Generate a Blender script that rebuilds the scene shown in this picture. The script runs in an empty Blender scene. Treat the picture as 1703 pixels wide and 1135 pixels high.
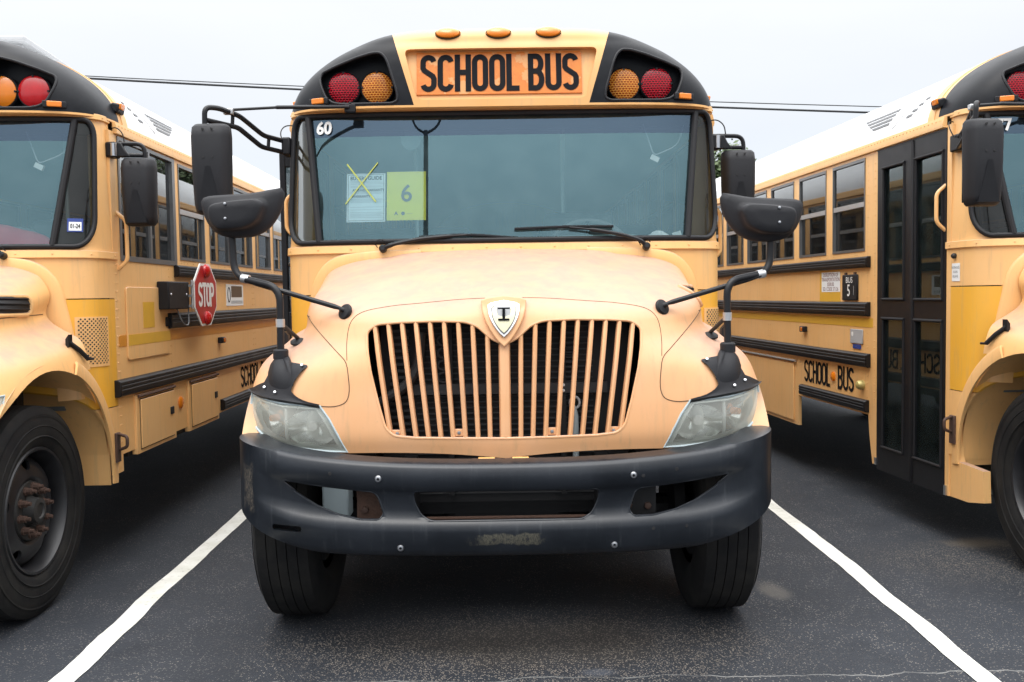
import bpy, bmesh, math, random
from mathutils import Vector, Matrix
from mathutils.bvhtree import BVHTree
R = math.radians
PI = math.pi
random.seed(7)
SC = bpy.context.scene
COL = SC.collection

# ------------------------------------------------------------------ camera
def make_camera():
    cd = bpy.data.cameras.new('camera'); co = bpy.data.objects.new('camera', cd); COL.objects.link(co)
    cd.sensor_width = 36.0; cd.lens = 36.0 * 1526.7 / 1703.0
    cd.clip_start = 0.05; cd.clip_end = 3000
    yaw, pitch, roll = 0.0036, -0.0498, 0.0148
    F = Vector((math.sin(yaw) * math.cos(pitch), math.cos(yaw) * math.cos(pitch), math.sin(pitch)))
    Rt = Vector((math.cos(yaw), -math.sin(yaw), 0)); U = Rt.cross(F)
    c, s = math.cos(roll), math.sin(roll)
    R2 = c * Rt - s * U; U2 = s * Rt + c * U
    M = Matrix((R2, U2, -F)).transposed().to_4x4(); M.translation = Vector((0, 0, 1.5606))
    co.matrix_world = M
    SC.camera = co
make_camera()

# ------------------------------------------------------------------ sky, sun, exposure
SUN_EL, SUN_AZ = 64.0, 205.0      # degrees; azimuth clockwise from +Y (behind the camera, a little left)
def make_world():
    w = bpy.data.worlds.new('World'); SC.world = w; w.use_nodes = True
    nt = w.node_tree; N = nt.nodes; L = nt.links; N.clear()
    out = N.new('ShaderNodeOutputWorld')
    sky = N.new('ShaderNodeTexSky'); sky.sky_type = 'NISHITA'; sky.sun_disc = False
    sky.sun_elevation = R(SUN_EL); sky.sun_rotation = R(SUN_AZ); sky.dust_density = 4.0; sky.air_density = 1.0
    b1 = N.new('ShaderNodeBackground'); b1.inputs['Strength'].default_value = 0.05
    L.new(sky.outputs[0], b1.inputs['Color'])
    # overcast layer: brighter towards the zenith, as an overcast sky is
    tc = N.new('ShaderNodeTexCoord'); sep = N.new('ShaderNodeSeparateXYZ'); L.new(tc.outputs['Generated'], sep.inputs[0])
    ramp = N.new('ShaderNodeValToRGB'); L.new(sep.outputs['Z'], ramp.inputs[0])
    el = ramp.color_ramp.elements
    el[0].position = 0.0; el[0].color = (.345, .385, .445, 1)
    el[1].position = 1.0; el[1].color = (2.5, 2.5, 2.52, 1)
    for p, c in ((.10, (.41, .44, .485, 1)), (.2, (.43, .447, .47, 1)), (.32, (.48, .49, .51, 1)), (.5, (.86, .87, .89, 1)), (.78, (1.85, 1.86, 1.88, 1))):
        e = el.new(p); e.color = c
    nz = N.new('ShaderNodeTexNoise'); nz.inputs['Scale'].default_value = 2.6; nz.inputs['Detail'].default_value = 5
    mp = N.new('ShaderNodeMapping'); mp.inputs['Scale'].default_value = (1, 1, 3.2)
    L.new(tc.outputs['Generated'], mp.inputs[0]); L.new(mp.outputs[0], nz.inputs['Vector'])
    mr = N.new('ShaderNodeMapRange'); mr.inputs[1].default_value = .3; mr.inputs[2].default_value = .7
    mr.inputs[3].default_value = .97; mr.inputs[4].default_value = 1.03
    L.new(nz.outputs['Fac'], mr.inputs[0])
    mul = N.new('ShaderNodeVectorMath'); mul.operation = 'SCALE'
    L.new(ramp.outputs[0], mul.inputs[0]); L.new(mr.outputs[0], mul.inputs['Scale'])
    b2 = N.new('ShaderNodeBackground'); b2.inputs['Strength'].default_value = 1.06
    L.new(mul.outputs[0], b2.inputs['Color'])
    mix = N.new('ShaderNodeMixShader'); mix.inputs[0].default_value = .88
    L.new(b1.outputs[0], mix.inputs[1]); L.new(b2.outputs[0], mix.inputs[2])
    L.new(mix.outputs[0], out.inputs[0])
make_world()
def make_sun():
    ld = bpy.data.lights.new('sun', 'SUN'); lo = bpy.data.objects.new('sun', ld); COL.objects.link(lo)
    ld.energy = 0.5; ld.angle = R(28); ld.color = (1.0, .96, .90)
    a, e = R(SUN_AZ), R(SUN_EL)
    d = Vector((math.sin(a) * math.cos(e), math.cos(a) * math.cos(e), math.sin(e)))
    lo.rotation_euler = (-d).to_track_quat('-Z', 'Y').to_euler(); lo.location = (0, -6, 14)
make_sun()
SC.view_settings.view_transform = 'Standard'; SC.view_settings.look = 'None'
SC.view_settings.gamma = 1.0; SC.view_settings.use_curve_mapping = False
SC.view_settings.exposure = 1.12

# ------------------------------------------------------------------ helpers
class MB:
    def __init__(s): s.v = []; s.f = []
    def add(s, vs, fs):
        o = len(s.v); s.v += [tuple(p) for p in vs]; s.f += [tuple(i + o for i in f) for f in fs]; return s
    def box(s, x0, x1, y0, y1, z0, z1):
        if x0 > x1: x0, x1 = x1, x0
        if y0 > y1: y0, y1 = y1, y0
        if z0 > z1: z0, z1 = z1, z0
        return s.add([(x0,y0,z0),(x1,y0,z0),(x1,y1,z0),(x0,y1,z0),(x0,y0,z1),(x1,y0,z1),(x1,y1,z1),(x0,y1,z1)],
              [(0,3,2,1),(4,5,6,7),(0,1,5,4),(1,2,6,5),(2,3,7,6),(3,0,4,7)])
    def grid(s, rows, flip=False):
        n = len(rows[0]); fs = []
        for i in range(len(rows) - 1):
            for j in range(n - 1):
                a = i * n + j; q = (a, a + 1, a + n + 1, a + n)
                fs.append(q[::-1] if flip else q)
        return s.add([p for r in rows for p in r], fs)
    def tube(s, pts, r, n=10, closed=False):
        pts = [Vector(p) for p in pts]; m = len(pts); rr = r if isinstance(r, (list, tuple)) else [r] * m
        T = []
        for i in range(m):
            a = pts[(i - 1) % m] if (closed or i > 0) else pts[i]; b = pts[(i + 1) % m] if (closed or i < m - 1) else pts[i]
            t = b - a; T.append(t.normalized() if t.length > 1e-9 else Vector((0, 0, 1)))
        up = Vector((0, 0, 1)) if abs(T[0].z) < .9 else Vector((1, 0, 0))
        nrm = (up - T[0] * up.dot(T[0])).normalized(); vs = []; fs = []
        for i in range(m):
            nrm = (nrm - T[i] * nrm.dot(T[i])); nrm = nrm.normalized() if nrm.length > 1e-6 else T[i].orthogonal().normalized()
            b = T[i].cross(nrm)
            for k in range(n):
                a = 2 * PI * k / n; vs.append(pts[i] + (nrm * math.cos(a) + b * math.sin(a)) * rr[i])
        for i in range(m if closed else m - 1):
            i2 = (i + 1) % m
            for k in range(n):
                k2 = (k + 1) % n; fs.append((i * n + k, i * n + k2, i2 * n + k2, i2 * n + k))
        if not closed:
            fs.append(tuple(range(n))[::-1]); fs.append(tuple((m - 1) * n + k for k in range(n)))
        return s.add(vs, fs)
    def lathe(s, prof, c, axis, n=24, caps=True):
        # prof: (radius, distance along axis)
        c = Vector(c); ax = Vector(axis).normalized(); e1 = ax.orthogonal().normalized(); e2 = ax.cross(e1); vs = []; fs = []
        for r, h in prof:
            for k in range(n):
                a = 2 * PI * k / n; vs.append(c + ax * h + (e1 * math.cos(a) + e2 * math.sin(a)) * r)
        for i in range(len(prof) - 1):
            for k in range(n):
                k2 = (k + 1) % n; fs.append((i * n + k, i * n + k2, (i + 1) * n + k2, (i + 1) * n + k))
        if caps:
            if prof[0][0] > 1e-6: fs.append(tuple(range(n))[::-1])
            if prof[-1][0] > 1e-6: fs.append(tuple((len(prof) - 1) * n + k for k in range(n)))
        return s.add(vs, fs)
    def prism(s, poly, ax, a0, a1):
        # poly in the two axes other than ax ('x': (y,z), 'y': (x,z), 'z': (x,y))
        def P(p, t): return {'x': (t, p[0], p[1]), 'y': (p[0], t, p[1]), 'z': (p[0], p[1], t)}[ax]
        n = len(poly); vs = [P(p, a0) for p in poly] + [P(p, a1) for p in poly]
        fs = [tuple(range(n)), tuple(range(2 * n - 1, n - 1, -1))] + [(i, i + n, (i + 1) % n + n, (i + 1) % n) for i in range(n)]
        return s.add(vs, fs)
    def obox(s, c, X, Y, Z, sx, sy, sz):
        c, X, Y, Z = Vector(c), Vector(X).normalized(), Vector(Y).normalized(), Vector(Z).normalized(); vs = []
        for k in ((-1,-1,-1),(1,-1,-1),(1,1,-1),(-1,1,-1),(-1,-1,1),(1,-1,1),(1,1,1),(-1,1,1)):
            vs.append(c + X * sx * k[0] / 2 + Y * sy * k[1] / 2 + Z * sz * k[2] / 2)
        return s.add(vs, [(0,3,2,1),(4,5,6,7),(0,1,5,4),(1,2,6,5),(2,3,7,6),(3,0,4,7)])
    def mirror(s):
        o = MB(); o.v = [(-x, y, z) for x, y, z in s.v]; o.f = [f[::-1] for f in s.f]; return o
    def mesh(s, name, angle=35, fix=True):
        me = bpy.data.meshes.new(name); me.from_pydata(s.v, [], s.f)
        if fix:
            bm = bmesh.new(); bm.from_mesh(me); bmesh.ops.remove_doubles(bm, verts=bm.verts, dist=1e-5)
            bmesh.ops.recalc_face_normals(bm, faces=bm.faces); bm.to_mesh(me); bm.free()
        finish(me, angle); return me
def finish(me, angle=35):
    for p in me.polygons: p.use_smooth = True
    me.set_sharp_from_angle(angle=R(angle)); me.update()
def obj(name, mb, mat, parent=None, bevel=0, seg=2, angle=35, fix=True):
    me = mb.mesh(name, angle, fix) if isinstance(mb, MB) else mb
    o = bpy.data.objects.new(name, me); COL.objects.link(o)
    for m in (mat if isinstance(mat, (list, tuple)) else [mat]): me.materials.append(M[m] if isinstance(m, str) else m)
    if parent is not None: o.parent = parent
    if bevel:
        b = o.modifiers.new('bevel', 'BEVEL'); b.width = bevel; b.segments = seg; b.limit_method = 'ANGLE'; b.angle_limit = R(40); b.harden_normals = False
    return o
def empty(name, loc=(0, 0, 0), rz=0, parent=None):
    o = bpy.data.objects.new(name, None); COL.objects.link(o); o.location = loc; o.rotation_euler = (0, 0, rz); o.empty_display_size = .2
    if parent is not None: o.parent = parent
    return o
def tag(o, label=None, cat=None, group=None, kind=None):
    if label: o['label'] = label
    if cat: o['category'] = cat
    if group: o['group'] = group
    if kind: o['kind'] = kind
    return o
def boolean(o, cutters, angle=35):
    """subtract closed meshes from o's mesh, in place"""
    tmp = []
    for c in cutters:
        me = c.mesh('cut'); t = bpy.data.objects.new('cut', me); COL.objects.link(t); tmp.append(t)
        m = o.modifiers.new('b', 'BOOLEAN'); m.operation = 'DIFFERENCE'; m.solver = 'EXACT'; m.object = t
    bpy.context.view_layer.update()
    dg = bpy.context.evaluated_depsgraph_get()
    me = bpy.data.meshes.new_from_object(o.evaluated_get(dg))
    o.modifiers.clear(); old = o.data; nm = old.name; o.data = me; bpy.data.meshes.remove(old); me.name = nm
    for t in tmp:
        d = t.data; bpy.data.objects.remove(t); bpy.data.meshes.remove(d)
    finish(me, angle)
def text_mesh(body, size, mapf, bold=0.0, sx=1.0, align='CENTER', spacing=1.0):
    cu = bpy.data.curves.new('t', 'FONT'); cu.body = body; cu.size = size; cu.align_x = align; cu.align_y = 'CENTER'; cu.offset = bold
    cu.space_character = spacing; cu.resolution_u = 3
    o = bpy.data.objects.new('t', cu); COL.objects.link(o); bpy.context.view_layer.update()
    me = bpy.data.meshes.new_from_object(o.evaluated_get(bpy.context.evaluated_depsgraph_get()))
    mb = MB(); mb.add([mapf(v.co.x * sx, v.co.y) for v in me.vertices], [tuple(p.vertices) for p in me.polygons])
    bpy.data.objects.remove(o); bpy.data.curves.remove(cu); bpy.data.meshes.remove(me)
    return mb
def fillet(pts, r, n=6):
    pts = [Vector(p) for p in pts]; out = [pts[0]]
    for i in range(1, len(pts) - 1):
        a, b, c = pts[i - 1], pts[i], pts[i + 1]; d1 = (a - b); d2 = (c - b); q = min(r, d1.length * .48, d2.length * .48)
        p0 = b + d1.normalized() * q; p2 = b + d2.normalized() * q
        for k in range(n + 1):
            t = k / n; out.append(p0 * (1 - t) ** 2 + b * 2 * t * (1 - t) + p2 * t * t)
    out.append(pts[-1]); return out
def rpoly(pts, r, n=5):
    """round the corners of a closed 2D polygon"""
    out = []; m = len(pts); rs = r if isinstance(r, (list, tuple)) else [r] * m
    for i in range(m):
        a, b, c = Vector(pts[i - 1]), Vector(pts[i]), Vector(pts[(i + 1) % m]); d1 = a - b; d2 = c - b
        q = min(rs[i], d1.length * .48, d2.length * .48)
        p0 = b + d1.normalized() * q; p2 = b + d2.normalized() * q
        for k in range(n + 1):
            t = k / n; p = p0 * (1 - t) ** 2 + b * 2 * t * (1 - t) + p2 * t * t; out.append((p.x, p.y))
    return out
def rrect(x0, x1, z0, z1, r, n=5): return rpoly([(x0, z0), (x1, z0), (x1, z1), (x0, z1)], r, n)
def smooth(e0, e1, x):
    t = min(1, max(0, (x - e0) / (e1 - e0))); return t * t * (3 - 2 * t)

# stroke lettering, like highway signs
def arc(cx, cz, rx, rz, a0, a1, n=9): return [(cx + rx * math.cos(R(a0 + (a1 - a0) * k / n)), cz + rz * math.sin(R(a0 + (a1 - a0) * k / n))) for k in range(n + 1)]
def glyph(ch, w, h, t):
    """centre lines of a letter; (points, lengthen start, lengthen end)"""
    r = w / 2; c = w / 2; e = t / 2
    if ch == 'S': return [(arc(c, h - r, r, r, 12, 180) + [(0, h * .66), (w * .12, h * .59), (w * .5, h * .5), (w * .88, h * .41), (w, h * .33)] + arc(c, r, r, r, 0, -168), 0, 0)]
    if ch == 'C': return [(arc(c, h - r, r, r, 8, 180) + arc(c, r, r, r, 180, 352), 0, 0)]
    if ch == 'H': return [([(0, 0), (0, h)], 1, 1), ([(w, 0), (w, h)], 1, 1), ([(e, h * .52), (w - e, h * .52)], 0, 0)]
    if ch == 'O': return [(arc(c, h - r, r, r, 0, 180) + arc(c, r, r, r, 180, 360) + [(w, h - r)], 0, 0)]
    if ch == 'L': return [([(0, h), (0, 0), (w * .95, 0)], 1, 0)]
    if ch == 'U': return [([(0, h), (0, r)] + arc(c, r, r, r, 180, 360) + [(w, h)], 1, 1)]
    if ch == 'B':
        return [([(0, 0), (0, h)], 1, 1), ([(e, h), (w * .5, h)] + arc(w * .5, h - h * .235, w * .45, h * .235, 90, -78, 8), 0, 0),
                ([(e, h * .53), (w * .5, h * .53)] + arc(w * .5, h * .265, w * .5, h * .265, 90, -90) + [(e, 0)], 0, 0)]
    if ch == 'T': return [([(c, 0), (c, h - e)], 1, 0), ([(0, h), (w, h)], 1, 1)]
    if ch == 'P': return [([(0, 0), (0, h)], 1, 1), ([(e, h), (w * .5, h)] + arc(w * .5, h - h * .26, w * .5, h * .26, 90, -90) + [(e, h * .48)], 0, 0)]
def strokes(text, x0, z0, width, h, t, mapf, gap=.34, space=.62, lift=(0, -1, 0)):
    """text as flat ribbons, the left bottom corner at (x0,z0), the whole text width wide"""
    mb = MB(); units = 0
    for i, ch in enumerate(text): units += (space if ch == ' ' else 1) + (gap if i < len(text) - 1 and ch != ' ' and text[i + 1] != ' ' else 0)
    w = (width - t) / units; x = x0 + t / 2
    for i, ch in enumerate(text):
        if ch == ' ': x += w * space; continue
        for si, (pl, e0, e1) in enumerate(glyph(ch, w, h - t, t)):
            lf = Vector(lift) * .0006 * si
            P = [Vector((x + a, z0 + t / 2 + b)) for a, b in pl]; Q = [P[0]]
            for p in P[1:]:
                if (p - Q[-1]).length > 1e-5: Q.append(p)
            P = Q; m = len(P); cl = (P[0] - P[-1]).length < 1e-6; rows = []
            if e0: P[0] = P[0] + (P[0] - P[1]).normalized() * t * .5
            if e1: P[-1] = P[-1] + (P[-1] - P[-2]).normalized() * t * .5
            for k in range(m):
                a = P[k - 1] if k > 0 else (P[-2] if cl else None); b = P[k + 1] if k < m - 1 else (P[1] if cl else None)
                d1 = (P[k] - a).normalized() if a is not None else None
                d2 = (b - P[k]).normalized() if b is not None else None
                d1 = d1 or d2; d2 = d2 or d1
                d = (d1 + d2).normalized(); nn = Vector((-d.y, d.x)); k_ = 1 / max(.5, nn.dot(Vector((-d1.y, d1.x))))
                rows.append([Vector(mapf(*(P[k] + nn * t / 2 * k_))) + lf, Vector(mapf(*(P[k] - nn * t / 2 * k_))) + lf])
            mb.grid(rows)
        x += w + (w * gap if i < len(text) - 1 and text[i + 1] != ' ' else 0)
    return mb

# ------------------------------------------------------------------ materials
M = {}
def newmat(name):
    m = bpy.data.materials.new(name); m.use_nodes = True; nt = m.node_tree
    return m, nt, nt.nodes, nt.links, nt.nodes['Principled BSDF']
def simple(name, col, rough=.5, metal=0.0, var=.12, scale=6.0, bump=0.0, bscale=120.0, spec=.5, coat=0.0, trans=None, emis=None):
    m, nt, N, L, P = newmat(name); M[name] = m
    tc = N.new('ShaderNodeTexCoord'); nz = N.new('ShaderNodeTexNoise'); nz.inputs['Scale'].default_value = scale; nz.inputs['Detail'].default_value = 6
    L.new(tc.outputs['Object'], nz.inputs['Vector'])
    mx = N.new('ShaderNodeMix'); mx.data_type = 'RGBA'; mx.inputs[6].default_value = tuple(c * (1 - var) for c in col) + (1,); mx.inputs[7].default_value = tuple(min(1, c * (1 + var)) for c in col) + (1,)
    L.new(nz.outputs['Fac'], mx.inputs[0]); L.new(mx.outputs[2], P.inputs['Base Color'])
    P.inputs['Roughness'].default_value = rough; P.inputs['Metallic'].default_value = metal
    P.inputs['Specular IOR Level'].default_value = spec; P.inputs['Coat Weight'].default_value = coat; P.inputs['Coat Roughness'].default_value = .12
    mr = N.new('ShaderNodeMapRange'); mr.inputs[3].default_value = max(.02, rough - .1); mr.inputs[4].default_value = min(1, rough + .12)
    L.new(nz.outputs['Fac'], mr.inputs[0]); L.new(mr.outputs[0], P.inputs['Roughness'])
    if bump:
        n2 = N.new('ShaderNodeTexNoise'); n2.inputs['Scale'].default_value = bscale; L.new(tc.outputs['Object'], n2.inputs['Vector'])
        b = N.new('ShaderNodeBump'); b.inputs['Strength'].default_value = bump; b.inputs['Distance'].default_value = .004; L.new(n2.outputs['Fac'], b.inputs['Height']); L.new(b.outputs[0], P.inputs['Normal'])
    if emis: P.inputs['Emission Color'].default_value = emis + (1,); P.inputs['Emission Strength'].default_value = 1
    return m
def math_node(N, L, op, a, b=None, clamp=False):
    n = N.new('ShaderNodeMath'); n.operation = op; n.use_clamp = clamp
    for i, q in enumerate((a, b)):
        if q is None: continue
        if isinstance(q, (int, float)): n.inputs[i].default_value = q
        else: L.new(q, n.inputs[i])
    return n.outputs[0]
def mixc(N, L, fac, a, b):
    mx = N.new('ShaderNodeMix'); mx.data_type = 'RGBA'
    if isinstance(fac, (int, float)): mx.inputs[0].default_value = fac
    else: L.new(fac, mx.inputs[0])
    for i, q in ((6, a), (7, b)):
        if isinstance(q, tuple): mx.inputs[i].default_value = q + (1,)
        else: L.new(q, mx.inputs[i])
    return mx.outputs[2]
def noise(N, L, vec, scale, detail=5, rough=.55, sc=None):
    n = N.new('ShaderNodeTexNoise'); n.inputs['Scale'].default_value = scale; n.inputs['Detail'].default_value = detail; n.inputs['Roughness'].default_value = rough
    if sc:
        mp = N.new('ShaderNodeMapping'); mp.inputs['Scale'].default_value = sc; L.new(vec, mp.inputs[0]); vec = mp.outputs[0]
    L.new(vec, n.inputs['Vector']); return n.outputs['Fac']
def ramp01(N, L, v, a, b):
    mr = N.new('ShaderNodeMapRange'); mr.interpolation_type = 'SMOOTHSTEP'; mr.inputs[1].default_value = a; mr.inputs[2].default_value = b; L.new(v, mr.inputs[0]); return mr.outputs[0]

def paint(name, base, faded, dirt=(.42, .30, .17), fade=.6, chalk_dim=.92, rough=.34, capmask=False):
    """sun-faded school bus paint: patchy fading, chalky tops darkened against the light from above, faint vertical dirt runs"""
    m, nt, N, L, P = newmat(name); M[name] = m
    tc = N.new('ShaderNodeTexCoord'); ob = tc.outputs['Object']
    n1 = noise(N, L, ob, 1.7, 6); n2 = noise(N, L, ob, 9, 6, .65); n3 = noise(N, L, ob, 14, 5, .6, (2.4, 2.4, .22)); n4 = noise(N, L, ob, 70, 4, .7)
    f = ramp01(N, L, n1, .34, .68); f = math_node(N, L, 'MULTIPLY', f, fade)
    c = mixc(N, L, f, base, faded)
    # pinkish dust on upward faces, its colour darkened to offset the strong skylight
    geo = N.new('ShaderNodeNewGeometry'); sep = N.new('ShaderNodeSeparateXYZ'); L.new(geo.outputs['Normal'], sep.inputs[0])
    up = ramp01(N, L, sep.outputs['Z'], .25, .95); pat = ramp01(N, L, n2, .3, .7)
    pat = math_node(N, L, 'MULTIPLY_ADD', pat, .28); pat.node.inputs[2].default_value = .66
    u = math_node(N, L, 'MULTIPLY', math_node(N, L, 'MULTIPLY', up, pat), chalk_dim)
    c = mixc(N, L, u, c, (.36, .236, .195))
    g = math_node(N, L, 'MULTIPLY', ramp01(N, L, n3, .50, .78), .34); c = mixc(N, L, g, c, dirt)
    sp = math_node(N, L, 'MULTIPLY', ramp01(N, L, n4, .64, .76), .34); c = mixc(N, L, sp, c, dirt)
    if capmask:
        sx = N.new('ShaderNodeSeparateXYZ'); L.new(ob, sx.inputs[0])
        ax = math_node(N, L, 'ABSOLUTE', sx.outputs['X'])
        lim = math_node(N, L, 'MULTIPLY_ADD', sx.outputs['Z'], .300); lim.node.inputs[2].default_value = .482 - 2.613 * .300
        k = math_node(N, L, 'GREATER_THAN', math_node(N, L, 'SUBTRACT', ax, lim), 0.0)
        k2 = math_node(N, L, 'LESS_THAN', sx.outputs['Y'], .955); k3 = math_node(N, L, 'GREATER_THAN', sx.outputs['Z'], 2.612)
        k = math_node(N, L, 'MULTIPLY', math_node(N, L, 'MULTIPLY', k, k2), k3)
        dk = mixc(N, L, ramp01(N, L, n2, .3, .75), (.006, .007, .0095), (.013, .0145, .018))
        c = mixc(N, L, k, c, dk)
        L.new(math_node(N, L, 'MULTIPLY_ADD', k, -.32), P.inputs['Specular IOR Level']); P.inputs['Specular IOR Level'].links[0].from_node.inputs[2].default_value = .5
    L.new(c, P.inputs['Base Color'])
    rr = math_node(N, L, 'MULTIPLY_ADD', n2, .22); rr.node.inputs[2].default_value = rough - .08
    rr = math_node(N, L, 'ADD', rr, math_node(N, L, 'MULTIPLY', u, .3), True); L.new(rr, P.inputs['Roughness'])
    b = N.new('ShaderNodeBump'); b.inputs['Strength'].default_value = .10; b.inputs['Distance'].default_value = .01
    h = noise(N, L, ob, 5.0, 2); L.new(h, b.inputs['Height']); L.new(b.outputs[0], P.inputs['Normal'])
    return m
for tagname, bs, fd in (('main', (.80, .455, .165), (.83, .51, .23)), ('side', (.84, .48, .185), (.88, .545, .245)), ('hood', (.76, .405, .19), (.81, .475, .275))):
    paint('paint_' + tagname, bs, fd)
    kc = (.92, .87, .80); paint('cap_' + tagname, tuple(a * b for a, b in zip(bs, kc)), tuple(a * b for a, b in zip(fd, kc)), capmask=True, chalk_dim=.35)
    paint('panel_' + tagname, tuple(c * k for c, k in zip(bs, (.97, .87, .24))), tuple(c * k for c, k in zip(bs, (1.0, .92, .36))), fade=.7, chalk_dim=.3)
simple('hatch_grey', (.42, .43, .44), .5, var=.15)
simple('white_roof', (.80, .81, .82), .35, var=.04, scale=3)
simple('black_plastic', (0.0105, 0.0112, 0.0139), .50, var=.3, scale=20, bump=.25, bscale=420, spec=.32)
simple('mirror_plastic', (0.0124, 0.0130, 0.0160), .55, var=.25, scale=14, bump=.35, bscale=520, spec=.32)
simple('black_metal', (0.0087, 0.0090, 0.0111), .40, var=.3, scale=12, spec=.32)
simple('rail_black', (0.0074, 0.0074, 0.0090), .40, var=.35, scale=5, spec=.32)
simple('rubber', (0.0099, 0.0099, 0.0118), .55, var=.25, scale=10, bump=.15, bscale=200, spec=.32)
simple('seam', (.10, .058, .028), .8)
simple('engine_dark', (.011, .011, .012), .6, var=.4, scale=15)
simple('engine_grey', (.035, .036, .038), .5, var=.3, scale=25)
simple('steel', (.55, .56, .58), .3, metal=1.0, var=.1, scale=30)
simple('reflector', (.80, .82, .80), .16, metal=1.0, var=.08, scale=20)
simple('bezel_silver', (.86, .88, .85), .35, metal=.35, var=.06)
simple('frame_metal', (.20, .205, .21), .4, metal=.7, var=.15, scale=18)
simple('trim_tan', (.42, .29, .13), .6, var=.1)
simple('chrome', (.78, .79, .80), .12, metal=1.0, var=.05)
simple('aluminium', (.52, .53, .54), .38, metal=.8, var=.1, scale=18)
simple('rust', (.10, .055, .038), .8, var=.5, scale=40, bump=.5, bscale=90)
simple('rust_nut', (.085, .05, .038), .65, var=.5, scale=60, metal=.3)
simple('wheel_black', (.016, .016, .018), .38, var=.5, scale=9)
simple('hub_dark', (.022, .021, .020), .6, var=.5, scale=25)
simple('pale_plastic', (.42, .50, .52), .4, var=.15)
simple('red_sign', (.42, .012, .016), .35, var=.1)
simple('white_print', (.80, .80, .78), .5, var=.03)
simple('black_print', (.007, .0075, .010), .75, var=.2, spec=.15)
simple('grey_print', (.13, .135, .14), .5, var=.15)
simple('light_grey_print', (.40, .41, .42), .5, var=.1)
simple('tape_yellow', (.72, .41, .045), .35, var=.12, scale=10)
simple('tape_orange', (.62, .25, .030), .35, var=.15, scale=10)
simple('amber', (.80, .22, .008), .22, var=.12, scale=30, coat=.5)
simple('amber_deep', (.60, .15, .006), .25, var=.15, scale=30, coat=.5)
simple('red_lens', (.50, .008, .012), .2, var=.15, scale=30, coat=.5)
simple('interior', (.16, .18, .18), .7, var=.15)
simple('ceiling', (.42, .43, .41), .6, var=.08)
simple('seat_vinyl', (.035, .055, .06), .45, var=.2)
simple('dash', (.34, .48, .46), .7, var=.12)
simple('post_yellow', (.60, .33, .10), .4, var=.1)
simple('handrail', (.50, .60, .58), .3, var=.1, metal=.4)
simple('paper_white', (.80, .82, .82), .7, var=.02)
simple('paper_yellow', (.80, .72, .06), .7, var=.03)
simple('marker_ink', (.36, .40, .07), .6, var=.05)
simple('brown_patch', (.13, .085, .05), .7, var=.2)
simple('blue_print', (.02, .05, .24), .5, var=.1)
simple('red_cloth', (.60, .03, .05), .8, var=.2)
simple('maroon_print', (.20, .06, .07), .6)
simple('gold', (.45, .37, .13), .4, var=.1, metal=.3)
simple('emblem_pale', (.58, .55, .38), .35, var=.1, metal=.3)

def lamp_lens(name, dark, bright):
    """moulded LED lens: rows of small cells"""
    m, nt, N, L, P = newmat(name); M[name] = m
    tc = N.new('ShaderNodeTexCoord'); mp = N.new('ShaderNodeMapping'); mp.inputs['Rotation'].default_value = (R(-90), 0, 0); L.new(tc.outputs['Object'], mp.inputs[0])
    br = N.new('ShaderNodeTexBrick'); L.new(mp.outputs[0], br.inputs['Vector']); br.inputs['Scale'].default_value = 1.0
    br.inputs['Brick Width'].default_value = .0175; br.inputs['Row Height'].default_value = .0125; br.inputs['Mortar Size'].default_value = .0022; br.inputs['Mortar Smooth'].default_value = .4
    br.inputs['Color1'].default_value = dark + (1,); br.inputs['Color2'].default_value = tuple(c * 1.35 for c in dark) + (1,); br.inputs['Mortar'].default_value = bright + (1,)
    L.new(br.outputs['Color'], P.inputs['Base Color']); P.inputs['Roughness'].default_value = .22; P.inputs['Coat Weight'].default_value = .15; P.inputs['Coat Roughness'].default_value = .06; P.inputs['Specular IOR Level'].default_value = .3
    b = N.new('ShaderNodeBump'); b.inputs['Distance'].default_value = .004; b.inputs['Strength'].default_value = .6; L.new(br.outputs['Fac'], b.inputs['Height']); L.new(b.outputs[0], P.inputs['Normal'])
lamp_lens('lens_red', (.075, .001, .003), (.58, .010, .028)); lamp_lens('lens_amber', (.30, .055, .002), (.85, .36, .06))

def glass(name, tint, refl, rough=.0, haze=None, hazef=0.0, gcol=(.96, .99, 1.0), fk=1.25, hs=7.0):
    m, nt, N, L, P = newmat(name); M[name] = m; N.remove(P); out = N['Material Output']
    tr = N.new('ShaderNodeBsdfTransparent'); tr.inputs[0].default_value = tint + (1,)
    gl = N.new('ShaderNodeBsdfGlossy'); gl.inputs['Roughness'].default_value = rough; gl.inputs['Color'].default_value = gcol + (1,)
    lw = N.new('ShaderNodeFresnel'); lw.inputs['IOR'].default_value = 1.5
    k = math_node(N, L, 'MULTIPLY_ADD', lw.outputs[0], fk); k.node.inputs[2].default_value = refl; k.node.use_clamp = True
    mx = N.new('ShaderNodeMixShader'); L.new(k, mx.inputs[0]); L.new(tr.outputs[0], mx.inputs[1]); L.new(gl.outputs[0], mx.inputs[2])
    res = mx.outputs[0]
    tc = N.new('ShaderNodeTexCoord')
    if haze:
        df = N.new('ShaderNodeBsdfDiffuse'); df.inputs[0].default_value = haze + (1,)
        nz = noise(N, L, tc.outputs['Object'], hs, 2); q = math_node(N, L, 'MULTIPLY', ramp01(N, L, nz, .25, .75), hazef)
        q = math_node(N, L, 'ADD', q, hazef * .5)
        m2 = N.new('ShaderNodeMixShader'); L.new(q, m2.inputs[0]); L.new(res, m2.inputs[1]); L.new(df.outputs[0], m2.inputs[2]); res = m2.outputs[0]
    L.new(res, out.inputs[0])
glass('windshield_glass', (.92, 1.0, .99), .080, .0, (.30, .44, .46), .05, (.50, .87, 1.0))
glass('shade_band', (.26, .31, .38), .050, .0, (.22, .30, .40), .04, (.50, .74, 1.0))
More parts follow.
